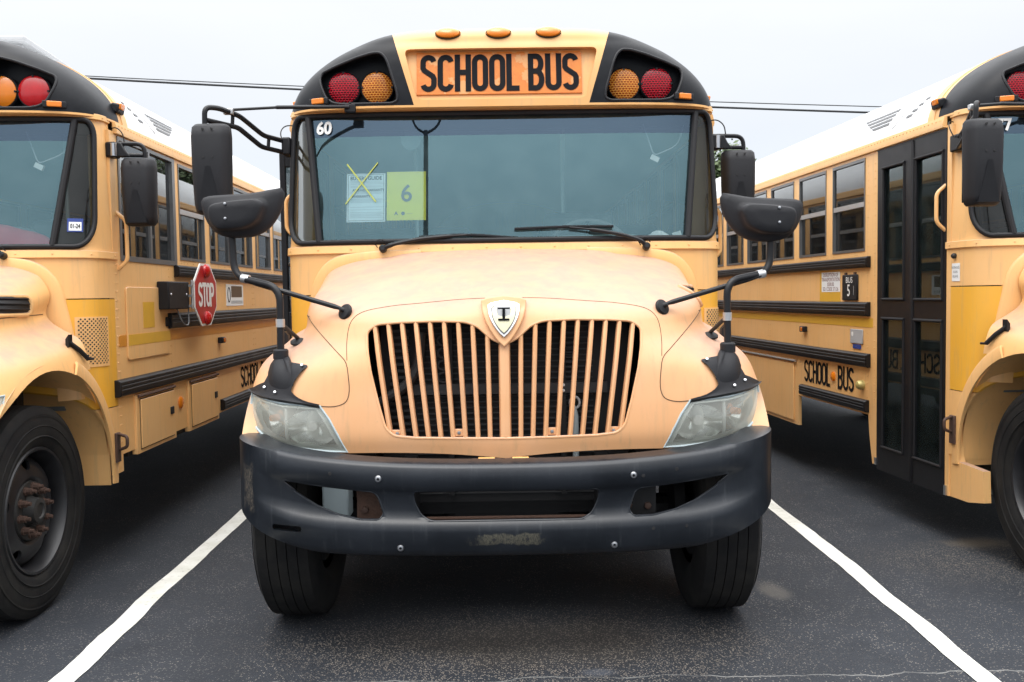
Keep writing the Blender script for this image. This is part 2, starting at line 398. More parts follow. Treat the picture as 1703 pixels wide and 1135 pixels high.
glass('corner_glass', (.50, .54, .50), .02, .0, (.3, .3, .3), .03, (.9, .95, .95), .35)
glass('side_glass', (.30, .34, .34), .03, .0, (.3, .3, .3), .03)
glass('dark_glass', (.13, .15, .15), .03, .0, (.25, .25, .25), .02)
glass('lens_glass', (.95, .96, .93), .04, .05, (.88, .89, .78), .27, hs=1.5)
glass('door_glass', (.66, .78, .76), .02, .0, (.25, .32, .32), .03, (.85, .95, .97), 1.0)

# ------------------------------------------------------------------ bus surfaces (bus frame: x to the picture's right, y rearwards from the front axle, z up)
def se(phi, n):
    c, s = abs(math.cos(phi)), abs(math.sin(phi)); r = (c ** n + s ** n) ** (-1.0 / n)
    return r * math.sin(phi), r * math.cos(phi)
def crom(pts, t):
    n = len(pts) - 1; x = min(max(t, 0), 1) * n; i = min(int(x), n - 1); f = x - i
    p1, p2 = pts[i], pts[i + 1]
    p0 = pts[i - 1] if i > 0 else tuple(2 * a - b for a, b in zip(p1, p2))
    p3 = pts[i + 2] if i + 2 <= n else tuple(2 * b - a for a, b in zip(p1, p2))
    return tuple(.5 * (2 * b + (c - a) * f + (2 * a - 5 * b + 4 * c - d) * f * f + (3 * b - a - 3 * c + d) * f ** 3) for a, b, c, d in zip(p0, p1, p2, p3))
# hood rows: half width, nose y, z at nose, z at corner, z at rear side, plan exponent
HR = [(1.175,-.640,.860,.875,.70,5.6),(1.20,-.655,.95,.96,.90,5.6),(1.212,-.652,1.08,1.06,1.07,5.6),(1.205,-.645,1.19,1.148,1.22,5.4),
(1.165,-.637,1.28,1.245,1.345,5.0),(1.085,-.628,1.35,1.31,1.40,4.5),(1.01,-.618,1.41,1.365,1.45,4.1),(.97,-.606,1.455,1.42,1.51,4.0),
(.95,-.588,1.50,1.468,1.585,4.0),(.925,-.558,1.535,1.512,1.655,3.9),(.87,-.505,1.563,1.55,1.715,3.7),(.74,-.37,1.605,1.61,1.762,3.4),
(.52,-.13,1.67,1.69,1.79,3.1),(.26,.17,1.745,1.755,1.803,2.8),(.02,.45,1.806,1.806,1.806,2.5)]
YR = .47
def hood_pt(t, phi):
    a, yn, z0, z1, z2, n = crom(HR, t); sx, cy = se(phi, n); s = abs(phi) / (PI / 2)
    z = z0 * (1 - s) * (1 - 2 * s) + 4 * z1 * s * (1 - s) + z2 * s * (2 * s - 1)
    a += .060 * smooth(.46, .60, t) * (1 - smooth(.80, .97, t)) * s * s
    x, y = a * sx, YR - (YR - yn) * cy
    # raised centre panel of the hood top
    e = .60 * math.sqrt(max(0, (y + .47) / .95)) if y > -.47 else 0
    if t > .6 and e > 0: z += .012 * smooth(0, .05, e - abs(x))
    return Vector((x, y, z))
RISE = .556
def capX(z):
    q = min(1, max(0, (z - 2.58) / RISE)); return 1.218 * math.sqrt(max(0, 1 - q * q))
def capD(z): return crom([(.46,), (.457,), (.449,), (.435,), (.41,), (.345,), (.0,)], (z - 2.60) / (RISE - .02))[0]
def cap_pt(z, phi):
    sx, cy = se(phi, 4.6); return Vector((capX(z) * sx, 1.0 - capD(z) * cy, z))
def cap_y(x, z):
    r = min(1, abs(x) / max(capX(z), 1e-6)); return 1.0 - capD(z) * (1 - r ** 4.6) ** (1 / 4.6)
def roof_z(x): return 2.58 + RISE * math.sqrt(max(0, 1 - (x / 1.218) ** 2))
# front shell: cowl and windshield
SHB = .84
def sh_front(z): return .455 if z <= 1.80 else .455 + (z - 1.80) * .215
def sh_half(z): return 1.22 if z < 1.8 else 1.22 - .022 * (z - 1.8) / .8
_tab = []
def _build():
    L_ = 0; prev = None
    for i in range(601):
        p = PI / 2 * i / 600; sx, cy = se(p, 4.6); q = (1.21 * sx, -.33 * cy)
        if prev: L_ += math.hypot(q[0] - prev[0], q[1] - prev[1])
        prev = q; _tab.append((L_, p))
_build()
def u2phi(u):
    s = abs(u) * _tab[-1][0]; lo, hi = 0, 600
    while hi - lo > 1:
        m = (lo + hi) // 2
        if _tab[m][0] <= s: lo = m
        else: hi = m
    a, b = _tab[lo], _tab[hi]; t = (s - a[0]) / max(1e-9, b[0] - a[0]); return math.copysign(a[1] + (b[1] - a[1]) * t, u)
def sh(u, z, off=0.0):
    def P(u, z):
        sx, cy = se(u2phi(u), 4.6); return Vector((sh_half(z) * sx, SHB - (SHB - sh_front(z)) * cy, z))
    p = P(u, z)
    if off:
        e = .004; du = P(min(1, u + e), z) - P(max(-1, u - e), z); dz = P(u, z + .01) - P(u, z - .01)
        n = du.cross(dz).normalized(); p = p + n * off      # du to +x, dz up: normal points to -y
    return p
def sh_u(x, z):
    lo, hi = 0.0, 1.0
    for _ in range(30):
        m = (lo + hi) / 2
        if sh(m, z).x < abs(x): lo = m
        else: hi = m
    return math.copysign(lo, x)

# door side is x < 0, driver side is x > 0
WIN = [1.93 + .68 * k for k in range(13)]
BEND = 10.75
def build_bus():
    root = empty('school_bus')
    def part(name, mb, mat, parent=root, **k): return obj(name, mb, mat, parent, **k)

    # ---------------- hood
    nt_, np_ = 64, 128
    rows = [[hood_pt(i / nt_, -PI / 2 + PI * j / np_) for j in range(np_ + 1)] for i in range(nt_ + 1)]
    def nrm(i, j):
        a = rows[min(nt_, i + 1)][j] - rows[max(0, i - 1)][j]; b = rows[i][min(np_, j + 1)] - rows[i][max(0, j - 1)]
        n = b.cross(a); return n.normalized() if n.length > 1e-9 else Vector((0, 0, 1))
    TH = .022
    inner = [[rows[i][j] - nrm(i, j) * TH for j in range(np_ + 1)] for i in range(nt_ + 1)]
    mb = MB(); mb.grid(rows); mb.grid(inner, True)
    mb.grid([rows[0], inner[0]], True); mb.grid([rows[nt_], inner[nt_]])
    mb.grid([[r[0] for r in rows], [r[0] for r in inner]]); mb.grid([[r[np_] for r in rows], [r[np_] for r in inner]], True)
    bmv = MB().grid(rows); bvh = BVHTree.FromPolygons([Vector(v) for v in bmv.v], bmv.f)
    def onhood(x, z, off=0.0):
        h = bvh.ray_cast(Vector((x, -3, z)), Vector((0, 1, 0)))
        if h[0] is None:
            h = bvh.find_nearest(Vector((x, -.5, z)))
        n = h[1] if h[1].y < 0 or h[1].z > .5 else -h[1]
        return h[0] + n * off
    def onhood_side(y, z, s, off=0.0):
        h = bvh.ray_cast(Vector((s * 3, y, z)), Vector((-s, 0, 0)))
        if h[0] is None: h = bvh.find_nearest(Vector((s * 1.2, y, z)))
        n = h[1] if h[1].x * s > 0 else -h[1]
        return h[0] + n * off, n
    hood = part('hood', mb, 'paint_hood', angle=40)
    gr_half = [(0, 1.350), (.056, 1.378), (.112, 1.424), (.165, 1.444), (.30, 1.449), (.45, 1.445), (.545, 1.437), (.588, 1.405), (.583, 1.34), (.566, 1.24), (.535, 1.11), (.505, 1.0), (.470, .968), (.38, .958), (.2, .953), (0, .950)]
    gr_half = [(x * 1.02, z + (.007 if z > 1.4 else (-.003 if z < .98 else 0))) for x, z in gr_half]
    gpoly = gr_half + [(-x, z) for x, z in gr_half[-2:0:-1]]
    hl = [(1.168, 1.135), (1.13, 1.128), (1.05, 1.118), (.98, 1.106), (.88, 1.101), (.797, 1.096), (.757, 1.04), (.72, .97), (.683, .897), (.76, .898), (.83, .903), (.92, .912), (1.0, .926), (1.07, .950), (1.12, .980), (1.152, 1.02), (1.168, 1.075)]
    cutters = [MB().prism(rpoly(gpoly, .02, 3), 'y', -1.0, -.30)]
    for s in (1, -1):
        cutters.append(MB().prism([(s * x, z) for x, z in hl], 'y', -1.0, -.24))
        c = MB().lathe([(.635, 0), (.635, .6)], (s * .80, .07, .58), (s, 0, 0), 64); cutters.append(c)
        cutters.append(MB().box(s * .8, s * 1.4, -.45, .8, .2, .66)); cutters.append(MB().box(s * .9, s * 1.4, .28, .8, .5, 1.19))
    boolean(hood, cutters, 40)
    # rolled edge round the grille opening
    part('grille_surround', MB().tube([onhood(x, z, -.004) for x, z in rpoly(gpoly, .02, 3)], .0065, 8, True), 'paint_hood', hood)
    # hood panel gaps
    def seamline(pts, r=.0019, n=30, fn=onhood):
        P = [crom(pts, k / n) for k in range(n + 1)]; return MB().tube([fn(a, b, .0004) for a, b in P], r, 6)
    for s in (1, -1):
        part('panel_gap', seamline([(s * x, z) for x, z in [(.925, 1.475), (.87, 1.435), (.79, 1.375), (.72, 1.318), (.684, 1.28), (.672, 1.22), (.668, 1.16), (.680, 1.118), (.71, 1.10), (.75, 1.094), (.79, 1.096)]]), 'seam', hood)
        part('panel_gap', seamline([(s * x, z) for x, z in [(.680, 1.29), (.687, 1.38), (.672, 1.455), (.62, 1.497), (.50, 1.52), (.36, 1.532), (.18, 1.546), (.0, 1.551)]], .0016, 40), 'seam', hood)
    # side vents and latches of the hood
    for s in (1, -1):
        if s > 0:
            vy0, vy1, vz0, vz1 = -.10, .285, 1.498, 1.590; op = rrect(vy0, vy1, vz0, vz1, .04)
            part('hood_vent_rim', MB().tube([onhood_side(a, b, s, .003)[0] for a, b in op], .012, 8, True), 'paint_hood', hood)
            rws = []
            for i in range(9):
                w = 1 - .16 * abs(i / 4 - 1) ** 3; rws.append([onhood_side((vy0 + vy1) / 2 + (j / 8 - 1) * (vy1 - vy0) / 2 * w, vz0 + (vz1 - vz0) * i / 8, s, .003)[0] for j in range(17)])
            part('hood_vent', MB().grid(rws), 'engine_dark', hood)
            for k in range(3):
                zz = vz0 + .028 + .025 * k
                part('vent_louver', MB().tube([onhood_side(vy0 + .02 + (vy1 - vy0 - .04) * q / 8, zz, s, .008)[0] for q in range(9)], .0045, 6), 'black_plastic', hood)
        a, n = onhood_side(.335, 1.335, s, .014); b, n2 = onhood_side(.425, 1.245, s, .022)
        lt = MB().tube([a, (a + b) / 2 + n * .006, b], .013, 8); lt.obox(a, n, (0, 1, 0), (0, 0, 1), .03, .045, .06); lt.tube([b, b + Vector((s * .015, .03, .0))], .007, 6)
        part('hood_latch', lt, 'rubber', hood)
        part('hood_break', MB().tube([onhood_side(-.25 + .68 * q / 20, 1.475 + .02 * q / 20, s, .0005)[0] for q in range(21)], .002, 6), 'seam', hood)
    # dark lip round the rear of the wheel arch is painted sheet
    # ---------------- grille slats
    tops = [.072, .136, .198, .260, .321, .383, .444, .505, .565]; bots = [.066, .118, .1725, .225, .278, .331, .3845, .439, .4965]
    def slat(x0, z0, x1, z1, w):
        mbs = MB(); sec = [(-w / 2, .012), (-w / 2 * .75, -.004), (0, -.011), (w / 2 * .75, -.004), (w / 2, .012)]
        rws = []
        for k in range(13):
            t = k / 12; x = x0 + (x1 - x0) * t; z = z0 + (z1 - z0) * t
            y = onhood(max(-.56, min(.56, x * 1.0)), z).y + .010
            rws.append([(x + a, y + b, z) for a, b in sec] + [(x + w / 2, y + .03, z), (x - w / 2, y + .03, z)])
        for r in rws: r.append(r[0])
        mbs.grid(rws); return mbs
    def gtop(x):
        for i in range(len(gr_half) // 2):
            (a, za), (b, zb) = gr_half[i], gr_half[i + 1]
            if a <= abs(x) <= b: return za + (zb - za) * (abs(x) - a) / (b - a)
        return 1.41
    for s in (-1, 1):
        for a, b in zip(tops, bots):
            zb = .955 if b < .44 else .968 + (b - .44) * .3
            part('grille_slat', slat(s * a, min(gtop(a), 1.447) + .006, s * b, zb - .004, .0215), 'paint_hood')
    part('grille_center_bar', slat(0, 1.36, 0, .95, .05), 'paint_hood')
    for s in (-1, 1):
        for x, w in ((.20, .05), (.465, .06)):
            y = onhood(x, .97).y + .016
            part('grille_tab', MB().box(s * x - w / 2, s * x + w / 2, y, y + .01, .957, .99), 'paint_hood', bevel=.003)
            part('screw', MB().lathe([(.0, -.006), (.007, -.005), (.0085, .0), (.0085, .006)], (s * x, y, .974), (0, 1, 0), 10, False), 'steel')
    # ---------------- emblem
    def shield(w, zt, zb, n=8):
        out = [(-w * .78, zt - .004), (0, zt + .006), (w * .78, zt - .004)]
        out += [(w, zt - .014), (w * .98, zt - .03)]
        for k in range(1, n + 1):
            t = k / n; out.append((w * .98 * math.cos(t * PI / 2) ** .8 if k < n else 0, zt - .03 + (zb - zt + .03) * t ** 1.0 * (.9 + .1 * t)))
        return out + [(-x, z) for x, z in out[-2:2:-1]]
    def yrow(z): return onhood(0.0, max(1.3, min(1.53, z))).y
    def plate(poly, off, th, rim=None):
        mbp = MB(); n = len(poly)
        fr = [(x, yrow(z) - off - th, z) for x, z in poly]; bk = [(x, yrow(z) - off + .03, z) for x, z in poly]
        cz = sum(z for x, z in poly) / n; c = (0, yrow(cz) - off - th, cz)
        mbp.add(fr + bk + [c], [(i, (i + 1) % n, (i + 1) % n + n, i + n) for i in range(n)] + [(2 * n, (i + 1) % n, i) for i in range(n)])
        return mbp
    part('emblem_boss', plate(shield(.098, 1.556, 1.338), .004, .014), 'paint_hood', bevel=.006, seg=3)
    em = part('emblem', plate(shield(.070, 1.535, 1.380), .018, .010), 'chrome', bevel=.003)
    part('emblem_ground', plate(shield(.055, 1.523, 1.394), .028, .003), 'grey_print', em)
    part('emblem_field', plate(shield(.0505, 1.520, 1.401), .031, .002), 'emblem_pale', em)
    zz = 1.515; part('emblem_field', MB().add([(-.03, yrow(1.5) - .0345, 1.513), (.03, yrow(1.5) - .0345, 1.513), (.022, yrow(1.45) - .0345, 1.435), (-.022, yrow(1.45) - .0345, 1.435)], [(0, 1, 2, 3)]), 'light_grey_print', em)
    e1 = MB()
    for x0, x1, z0, z1 in ((-.026, .026, 1.501, 1.508), (-.006, .006, 1.461, 1.502), (-.024, .024, 1.455, 1.462)):
        e1.box(x0, x1, yrow((z0 + z1) / 2) - .040, yrow((z0 + z1) / 2) - .028, z0, z1)
    part('emblem_mark', e1, 'black_print', em)
    # ---------------- what is behind the grille
    rad = MB().box(-.56, .56, -.40, -.34, .62, 1.44)
    rd = part('radiator', rad, 'engine_dark')
    fin = MB()
    for k in range(30): fin.box(-.40, .40, -.412, -.399, .66 + .026 * k, .666 + .026 * k)
    for z in range(16): fin.box(-.52, -.43, -.425, -.399, .95 + .03 * z, .962 + .03 * z)
    for z in range(13): fin.box(.25, .33, -.425, -.399, 1.12 + .022 * z, 1.126 + .022 * z)
    tag(part('fins', fin, 'engine_grey', rd), kind='stuff')
    cb = part('cross_member', MB().box(-.42, .46, -.45, -.43, 1.118, 1.165), 'engine_grey')
    for x in (-.247, .262):
        part('bracket_strut', MB().box(x - .012, x + .012, -.446, -.414, .66, 1.44), 'engine_dark')
        for z in (1.13, 1.155): part('bolt', MB().lathe([(.0, -.012), (.007, -.008), (.007, 0)], (x, -.45, z), (0, 1, 0), 8, False), 'white_print', cb)
    part('hose', MB().tube(fillet([(-.56, -.47, 1.09), (-.44, -.47, 1.16), (-.385, -.465, 1.25), (-.37, -.46, 1.40)], .08), .024, 10), 'engine_grey')
    for k in range(4): part('cooler_coil', MB().tube([(-.275 + .026 * math.cos(2 * PI * q / 14), -.43, 1.36 - .055 * k + .022 * math.sin(2 * PI * q / 14)) for q in range(14)], .006, 6, True), 'engine_grey')
    part('hose', MB().tube(fillet([(.315, -.455, .70), (.315, -.455, 1.02), (.30, -.455, 1.06)], .03), .014, 10), 'pale_plastic')
    part('hose_clamp', MB().tube([(.312 + .022 * math.cos(2 * PI * q / 12), -.46, 1.075 + .026 * math.sin(2 * PI * q / 12)) for q in range(12)], .006, 6, True), 'light_grey_print')
    eng = MB().box(-.42, .42, -.33, .40, .55, 1.40); eng.box(-.75, -.58, -.50, .40, .72, 1.20); eng.box(.58, .75, -.50, .40, .72, 1.20); eng.box(-.85, .85, .38, .45, .6, 1.5)
    part('engine', eng, 'engine_dark')
    for s in (-1, 1):
        part('hood_hinge', MB().lathe([(.012, -.035), (.012, .035)], (s * .072 - .01, -.70, .865), (1, 0, 0), 12), 'post_yellow', bevel=.002)
        part('hinge_pin', MB().lathe([(.007, -.06), (.007, .06)], (s * .072 - .01, -.70, .865), (1, 0, 0), 10), 'rust')
    # ---------------- headlights
    for s in (-1, 1):
        hlx = [(s * x, z) for x, z in hl]; n = len(hl)
        root_h = empty('headlight', parent=root)
        cx_, cz_ = .93 * s, 1.005
        def ring(k, off): return [onhood(cx_ + (x - cx_) * k, cz_ + (z - cz_) * k, off) for x, z in hlx]
        lens = MB(); rg = [ring(k, -.004 + .010 * (1 - k)) for k in (1.0, .86, .7, .5, .3, .12)]
        for r in rg: r.append(r[0])
        lens.grid(rg); c = onhood(cx_, cz_, .006); lens.add([c] + rg[-1][:-1], [(0, i + 1, (i + 1) % n + 1) for i in range(n)])
        o = part('lens', lens, 'lens_glass', root_h, angle=60)
        part('lens_edge', MB().tube([onhood(a, b, -.001) for a, b in hlx], .0055, 8, True), 'pale_plastic', root_h)
        # bright bezel plate with two reflector bowls
        bz = MB(); rb = [ring(1.0, -.006), ring(.90, -.010), ring(.84, -.014), ring(.82, -.030)]
        for r in rb: r.append(r[0])
        part('bezel', bz.grid(rb), 'bezel_silver', root_h, angle=50)
        for x0, z0, rx, rz, dp in ((.845, .995, .118, .082, .085), (1.055, 1.025, .092, .078, .060)):
            bw = MB(); rws = []
            for k in (1.0, .9, .75, .55, .3, .08):
                rws.append([onhood(s * (x0 + rx * k * math.cos(2 * PI * q / 32)), z0 + rz * k * math.sin(2 * PI * q / 32), -.018 - dp * (1 - k * k)) for q in range(32)])
            for r in rws: r.append(r[0])
            part('reflector_bowl', bw.grid(rws), 'reflector', root_h, angle=60)
        fl = MB(); rb = [ring(k, -.030) for k in (.84, .5, .1)]
        for r in rb: r.append(r[0])
        fl = [ring(.83, -.115), ring(.4, -.118), ring(.05, -.118)]
        for r in fl: r.append(r[0])
        part('lamp_back', MB().grid(fl), 'bezel_silver', root_h)
        part('inner_frame', MB().tube(ring(.86, -.010), .005, 8, True), 'bezel_silver', root_h)
        div = [onhood(s * .965, .935 + .155 * k / 8, -.022) for k in range(9)]
        part('divider', MB().tube(div, .008, 8), 'bezel_silver', root_h)
        p = onhood(s * .86, 1.0, -.07); part('bulb', MB().lathe([(.0, -.025), (.018, -.02), (.022, 0), (.022, .03)], p, (s * .25, 1, 0), 16, False), 'white_print', root_h)
        p = onhood(s * 1.06, 1.03, -.045); part('turn_bulb', MB().lathe([(.0, -.02), (.014, -.014), (.017, 0), (.017, .025)], p, (-s * .7, 1, 0), 14, False), 'amber', root_h)
        part('lower_valance', MB().tube([onhood(s * x, z, -.02) for x, z in ((.70, .872), (.80, .874), (.88, .878))], .012, 8), 'tape_orange', root_h)
    # ---------------- bumper
    def bplan(x):
        r = abs(x) / 1.185
        return -.865 + .40 * (1 - (1 - min(1, r) ** 3.4) ** (1 / 2.2)) if r < 1 else -.465
    U = [math.sin(PI / 2 * (k / 44)) for k in range(-44, 45)]
    prof = [(.13, 1.0), (.035, 1.0), (.012, .985), (.0, .95), (-.004, .85), (.0, .75), (.016, .705), (.026, .66), (.028, .5), (.024, .42), (.010, .385), (-.002, .345), (-.005, .28), (.0, .19), (.010, .09), (.024, .025), (.05, .0), (.13, .02)]
    brow = []
    for u in U:
        x = 1.185 * u; y = bplan(x); r = abs(u)
        zt = .877 + .085 * r ** 2.4; zb = .488 + .02 * r ** 2 + .135 * max(0, (r - .60) / .40) ** 2.3
        # normal direction in plan
        dx = 1e-3; dyv = (bplan(min(1.1849, x + dx)) - bplan(max(-1.1849, x - dx))) / (2 * dx) if r < .9999 else math.copysign(40, u)
        nx, ny = dyv, -1.0; l = math.hypot(nx, ny); nx, ny = nx / l, ny / l
        wv = 1 - smooth(.74, .93, r); brow.append([Vector((x - nx * (a if a > .033 and h in (0., 1., .02) else a * wv + .004 * (1 - wv)), y - ny * (a if a > .033 and h in (0., 1., .02) else a * wv + .004 * (1 - wv)), zb + (zt - zb) * h)) for a, h in prof])
    outer = brow; inn = []
    for r in brow:
        c = r[8]; inn.append([Vector((p.x * (1 - .0), p.y, p.z)) for p in r])
    T2 = .025
    def bn(i, j):
        a = outer[min(len(U) - 1, i + 1)][j] - outer[max(0, i - 1)][j]; b = outer[i][min(len(prof) - 1, j + 1)] - outer[i][max(0, j - 1)]
        return a.cross(b).normalized()
    inn = [[outer[i][j] + bn(i, j) * T2 for j in range(len(prof))] for i in range(len(U))]
    if (inn[44][8].y < outer[44][8].y): inn = [[outer[i][j] - bn(i, j) * T2 for j in range(len(prof))] for i in range(len(U))]
    mb = MB(); mb.grid(outer); mb.grid(inn, True); mb.grid([outer[0], inn[0]]); mb.grid([outer[-1], inn[-1]], True)
    mb.grid([[r[0] for r in outer], [r[0] for r in inn]]); mb.grid([[r[-1] for r in outer], [r[-1] for r in inn]], True)
    bump = part('bumper', mb, 'bumper_black', angle=45)
    side_op = [(.935, .806), (.775, .788), (.548, .764), (.527, .745), (.502, .672), (.520, .648), (.60, .648), (.70, .666), (.79, .70), (.88, .752)]
    bc = [MB().prism(rpoly([(-.383, .765), (.383, .765), (.379, .72), (.352, .664), (.312, .641), (-.312, .641), (-.352, .664), (-.379, .72)], .02, 3), 'y', -1.2, -.4)]
    for s in (1, -1): bc.append(MB().prism(rpoly([(s * x, z) for x, z in side_op], .012, 3), 'y', -1.2, -.3))
    bc.append(MB().prism(rrect(-.985, -.85, .592, .618, .012), 'y', -1.2, -.3))
    boolean(bump, bc, 45)
    bb = MB().grid(outer); bbv = BVHTree.FromPolygons([Vector(v) for v in bb.v], bb.f)
    def onb(x, z): return bbv.ray_cast(Vector((x, -3, z)), Vector((0, 1, 0)))[0]
    for op in ([(.383, .767), (.379, .72), (.352, .664), (.312, .641), (-.312, .641), (-.352, .664), (-.379, .72), (-.383, .767)],):
        part('opening_lip', MB().tube([onb(x, z) + Vector((0, .004, 0)) for x, z in rpoly(op, .02, 3)], .005, 8, True), 'bumper_black', bump)
    for s in (1, -1): part('opening_lip', MB().tube([onb(s * x, z) + Vector((0, .004, 0)) for x, z in rpoly(side_op, .012, 3)], .005, 8, True), 'bumper_black', bump)
    for x, z in ((-.52, .822), (.52, .822), (-.435, .535), (.44, .535)):
        p = onb(x, z); part('bumper_bolt', MB().lathe([(.004, -.002), (.006, -.008), (.011, -.007), (.0145, -.002), (.016, .004)], p, (0, 1, 0), 14, False), 'steel', bump)
    for x, z in ((.56, .818), (.70, .84), (-.72, .842), (.60, .60), (.74, .603), (-.052, .566), (.085, .568)):
        p = onb(x, z); part('bolt_hole', MB().lathe([(.0, -.001), (.007, -.001), (.009, .004)], p, (0, 1, 0), 10, False), 'engine_dark', bump)
    # things seen through the bumper openings
    for s in (1, -1):
        fp = part('frame_horn', MB().box(s * .50, s * .635, -.70, -.66, .62, .80), 'rust' if s < 0 else 'engine_dark')
        for x, z in ((.525, .765), (.52, .665), (.60, .66), (.60, .78)): part('bolt', MB().lathe([(.0, -.018), (.014, -.014), (.016, 0)], (s * x, -.70, z), (0, 1, 0), 8, False), 'rust_nut', fp)
        part('frame_rail', MB().box(s * .40, s * .46, -.62, 10.2, .60, .84), 'engine_dark')
    part('washer_tank', MB().box(-.80, -.685, -.62, -.5, .60, .84), 'pale_plastic', bevel=.01)
    part('washer_tank_foot', MB().box(-.72, -.60, -.60, -.5, .44, .475), 'pale_plastic', bevel=.012)
    part('tow_strut', MB().tube([(.62, -.66, .78), (.56, -.6, .66)], .012, 8), 'hub_dark')
    part('radiator_support', MB().box(-.45, .45, -.66, -.62, .56, .606), 'rust')
    # ---------------- front mirrors on the fenders
    for s in (-1, 1):
        mz = .03 if s < 0 else -.02
        cm = empty('crossover_mirror', parent=root)
        low = [onhood(s * x, z) for x, z in [crom([(1.170, 1.142), (1.10, 1.134), (1.03, 1.125), (.92, 1.114), (.796, 1.099)], k / 16) for k in range(17)]]
        upp = [Vector((s * x, y, z)) for x, y, z in [crom([(1.170, -.37, 1.150), (1.135, -.41, 1.160), (1.10, -.45, 1.175), (1.026, -.51, 1.208), (1.02, -.48, 1.25), (.97, -.495, 1.278), (.927, -.525, 1.276), (.885, -.555, 1.272), (.855, -.572, 1.264), (.889, -.577, 1.237), (.930, -.577, 1.195), (.924, -.59, 1.155), (.873, -.611, 1.122), (.796, -.629, 1.103)], k / 40) for k in range(41)]]
        low = [crom([tuple(p) for p in low], k / 40) for k in range(41)]
        def near(p, off):
            q = bvh.find_nearest(Vector(p)); nn_ = q[1] if q[1].dot(Vector((s * .3, -1, .6))) > 0 else -q[1]; return q[0] + nn_ * off
        rws = []
        for k in range(41):
            rws.append([near(Vector(low[k]).lerp(upp[k], q / 8), .012 if 0 < q < 8 else (.020 if q == 0 else .004)) for q in range(9)])
        pl = MB().grid(rws)
        pl.grid([[near(low[k], .020) for k in range(41)], [near(low[k], .0) + Vector((0, .0, -.012)) for k in range(41)]])
        part('fender_plate', pl, 'mirror_plastic', cm, angle=60)
        # cone that carries the post
        top = Vector((s * .996, -.478, 1.300)); ca = MB()
        bc_ = [(.914, -.588, 1.185), (.935, -.588, 1.163), (.97, -.566, 1.158), (1.0, -.548, 1.163), (1.03, -.52, 1.18), (1.045, -.47, 1.225), (1.03, -.41, 1.275), (.99, -.43, 1.29), (.945, -.48, 1.283), (.92, -.545, 1.24), (.914, -.588, 1.185)]
        base = [near(Vector((s * x, y, z)), .010) for x, y, z in [crom(bc_, k / 24) for k in range(24)]]
        tp = []
        for bpt in base:
            v = Vector((bpt.x - s * .975, bpt.y + .50)); v = v.normalized() if v.length > 1e-6 else Vector((1, 0)); tp.append(top + Vector((v.x, v.y, 0)) * .026)
        fw = [min(1, max(0, (-.44 - b_.y) / .10)) for b_ in base]
        mids = [[b_.lerp(t_, q) + Vector((0, -.020 * f_ * math.sin(PI * q) ** .8, .004)) for b_, t_, f_ in zip(base, tp, fw)] for q in (.15, .35, .55, .75)]
        for r in [base] + mids + [tp]: r.append(r[0])
        ca.grid([base] + mids + [tp]); ca.lathe([(.034, 0), (.034, .036), (.028, .043)], top - Vector((0, 0, .006)), (0, 0, 1), 20)
        part('post_base', ca, 'mirror_plastic', cm)
        for x, y, z in ((1.05, -.506, 1.165), (.994, -.551, 1.148), (.877, -.565, 1.262)): part('screw', MB().lathe([(.0, -.006), (.006, -.004), (.007, .004)], near(Vector((s * x, y, z)), .016), (0, 1, -.6), 10, False), 'steel', cm)
        ex = 1.235 if s < 0 else 1.225
        path = fillet([(s * .996, -.478, 1.31), (s * .996, -.465, 1.61), (s * (ex - .015), -.385, 1.655 + mz * .3), (s * ex, -.36, 1.90)], .07, 8)
        part('mirror_post', MB().tube(path, .0165, 12), 'black_metal', cm)
        for c0, dr in (((s * .996, -.472, 1.452), (0, 0, 1)), ((s * 1.165, -.402, 1.645 + mz * .25), (s * 1, .2, .2))):
            part('clamp', MB().lathe([(.020, -.018), (.020, .018)], c0, dr, 12), 'aluminium', cm)
        a = Vector((s * 1.162, -.415, 1.638 + mz * .25)); b = onhood(s * .70, 1.495, .02); part('brace', MB().tube([a, a.lerp(b, .12), a.lerp(b, .9), b], [.007, .0115, .0115, .006], 10), 'black_metal', cm)
        h = onhood(s * .70, 1.495, 0); nn = (Vector((s * .55, -.62, .35))).normalized()
        part('brace_pad', MB().lathe([(.036, .0), (.038, .008), (.034, .016), (.010, .022), (.007, .04)], h, nn, 22), 'rubber', cm)
        a = Vector((s * .996, -.46, 1.45)); h = near(Vector((s * .953, -.33, 1.36)), 0); part('brace', MB().tube([a, h + Vector((0, 0, .02))], .009, 10), 'hub_dark', cm)
        part('brace_pad', MB().lathe([(.036, .0), (.036, .008), (.028, .014), (.008, .02)], h, (0, -.35, .9), 22), 'rubber', cm)
        # big convex mirror seen from behind
        out = [(-1.372, 2.018), (-1.335, 2.030), (-1.24, 2.033), (-1.12, 2.040), (-1.06, 2.052), (-1.02, 2.068), (-.992, 2.062), (-.993, 2.00), (-1.02, 1.93), (-1.06, 1.875), (-1.12, 1.842), (-1.22, 1.836), (-1.29, 1.852), (-1.335, 1.895), (-1.363, 1.96)]
        if s > 0: out = [(-x + .002, z - .052) for x, z in out]
        bul = [(-1.321, 1.985), (-1.20, 2.002), (-1.089, 2.010), (-1.058, 1.985), (-1.089, 1.904), (-1.154, 1.872), (-1.284, 1.866), (-1.322, 1.921)]
        if s > 0: bul = [(-x + .002, z - .052) for x, z in bul]
        out = rpoly(out, .03, 3); bul = rpoly(bul, .03, 3); ccx, ccz = (-1.195 if s < 0 else 1.197), (1.945 if s < 0 else 1.893); yb = -.38; hd = MB(); n = 56
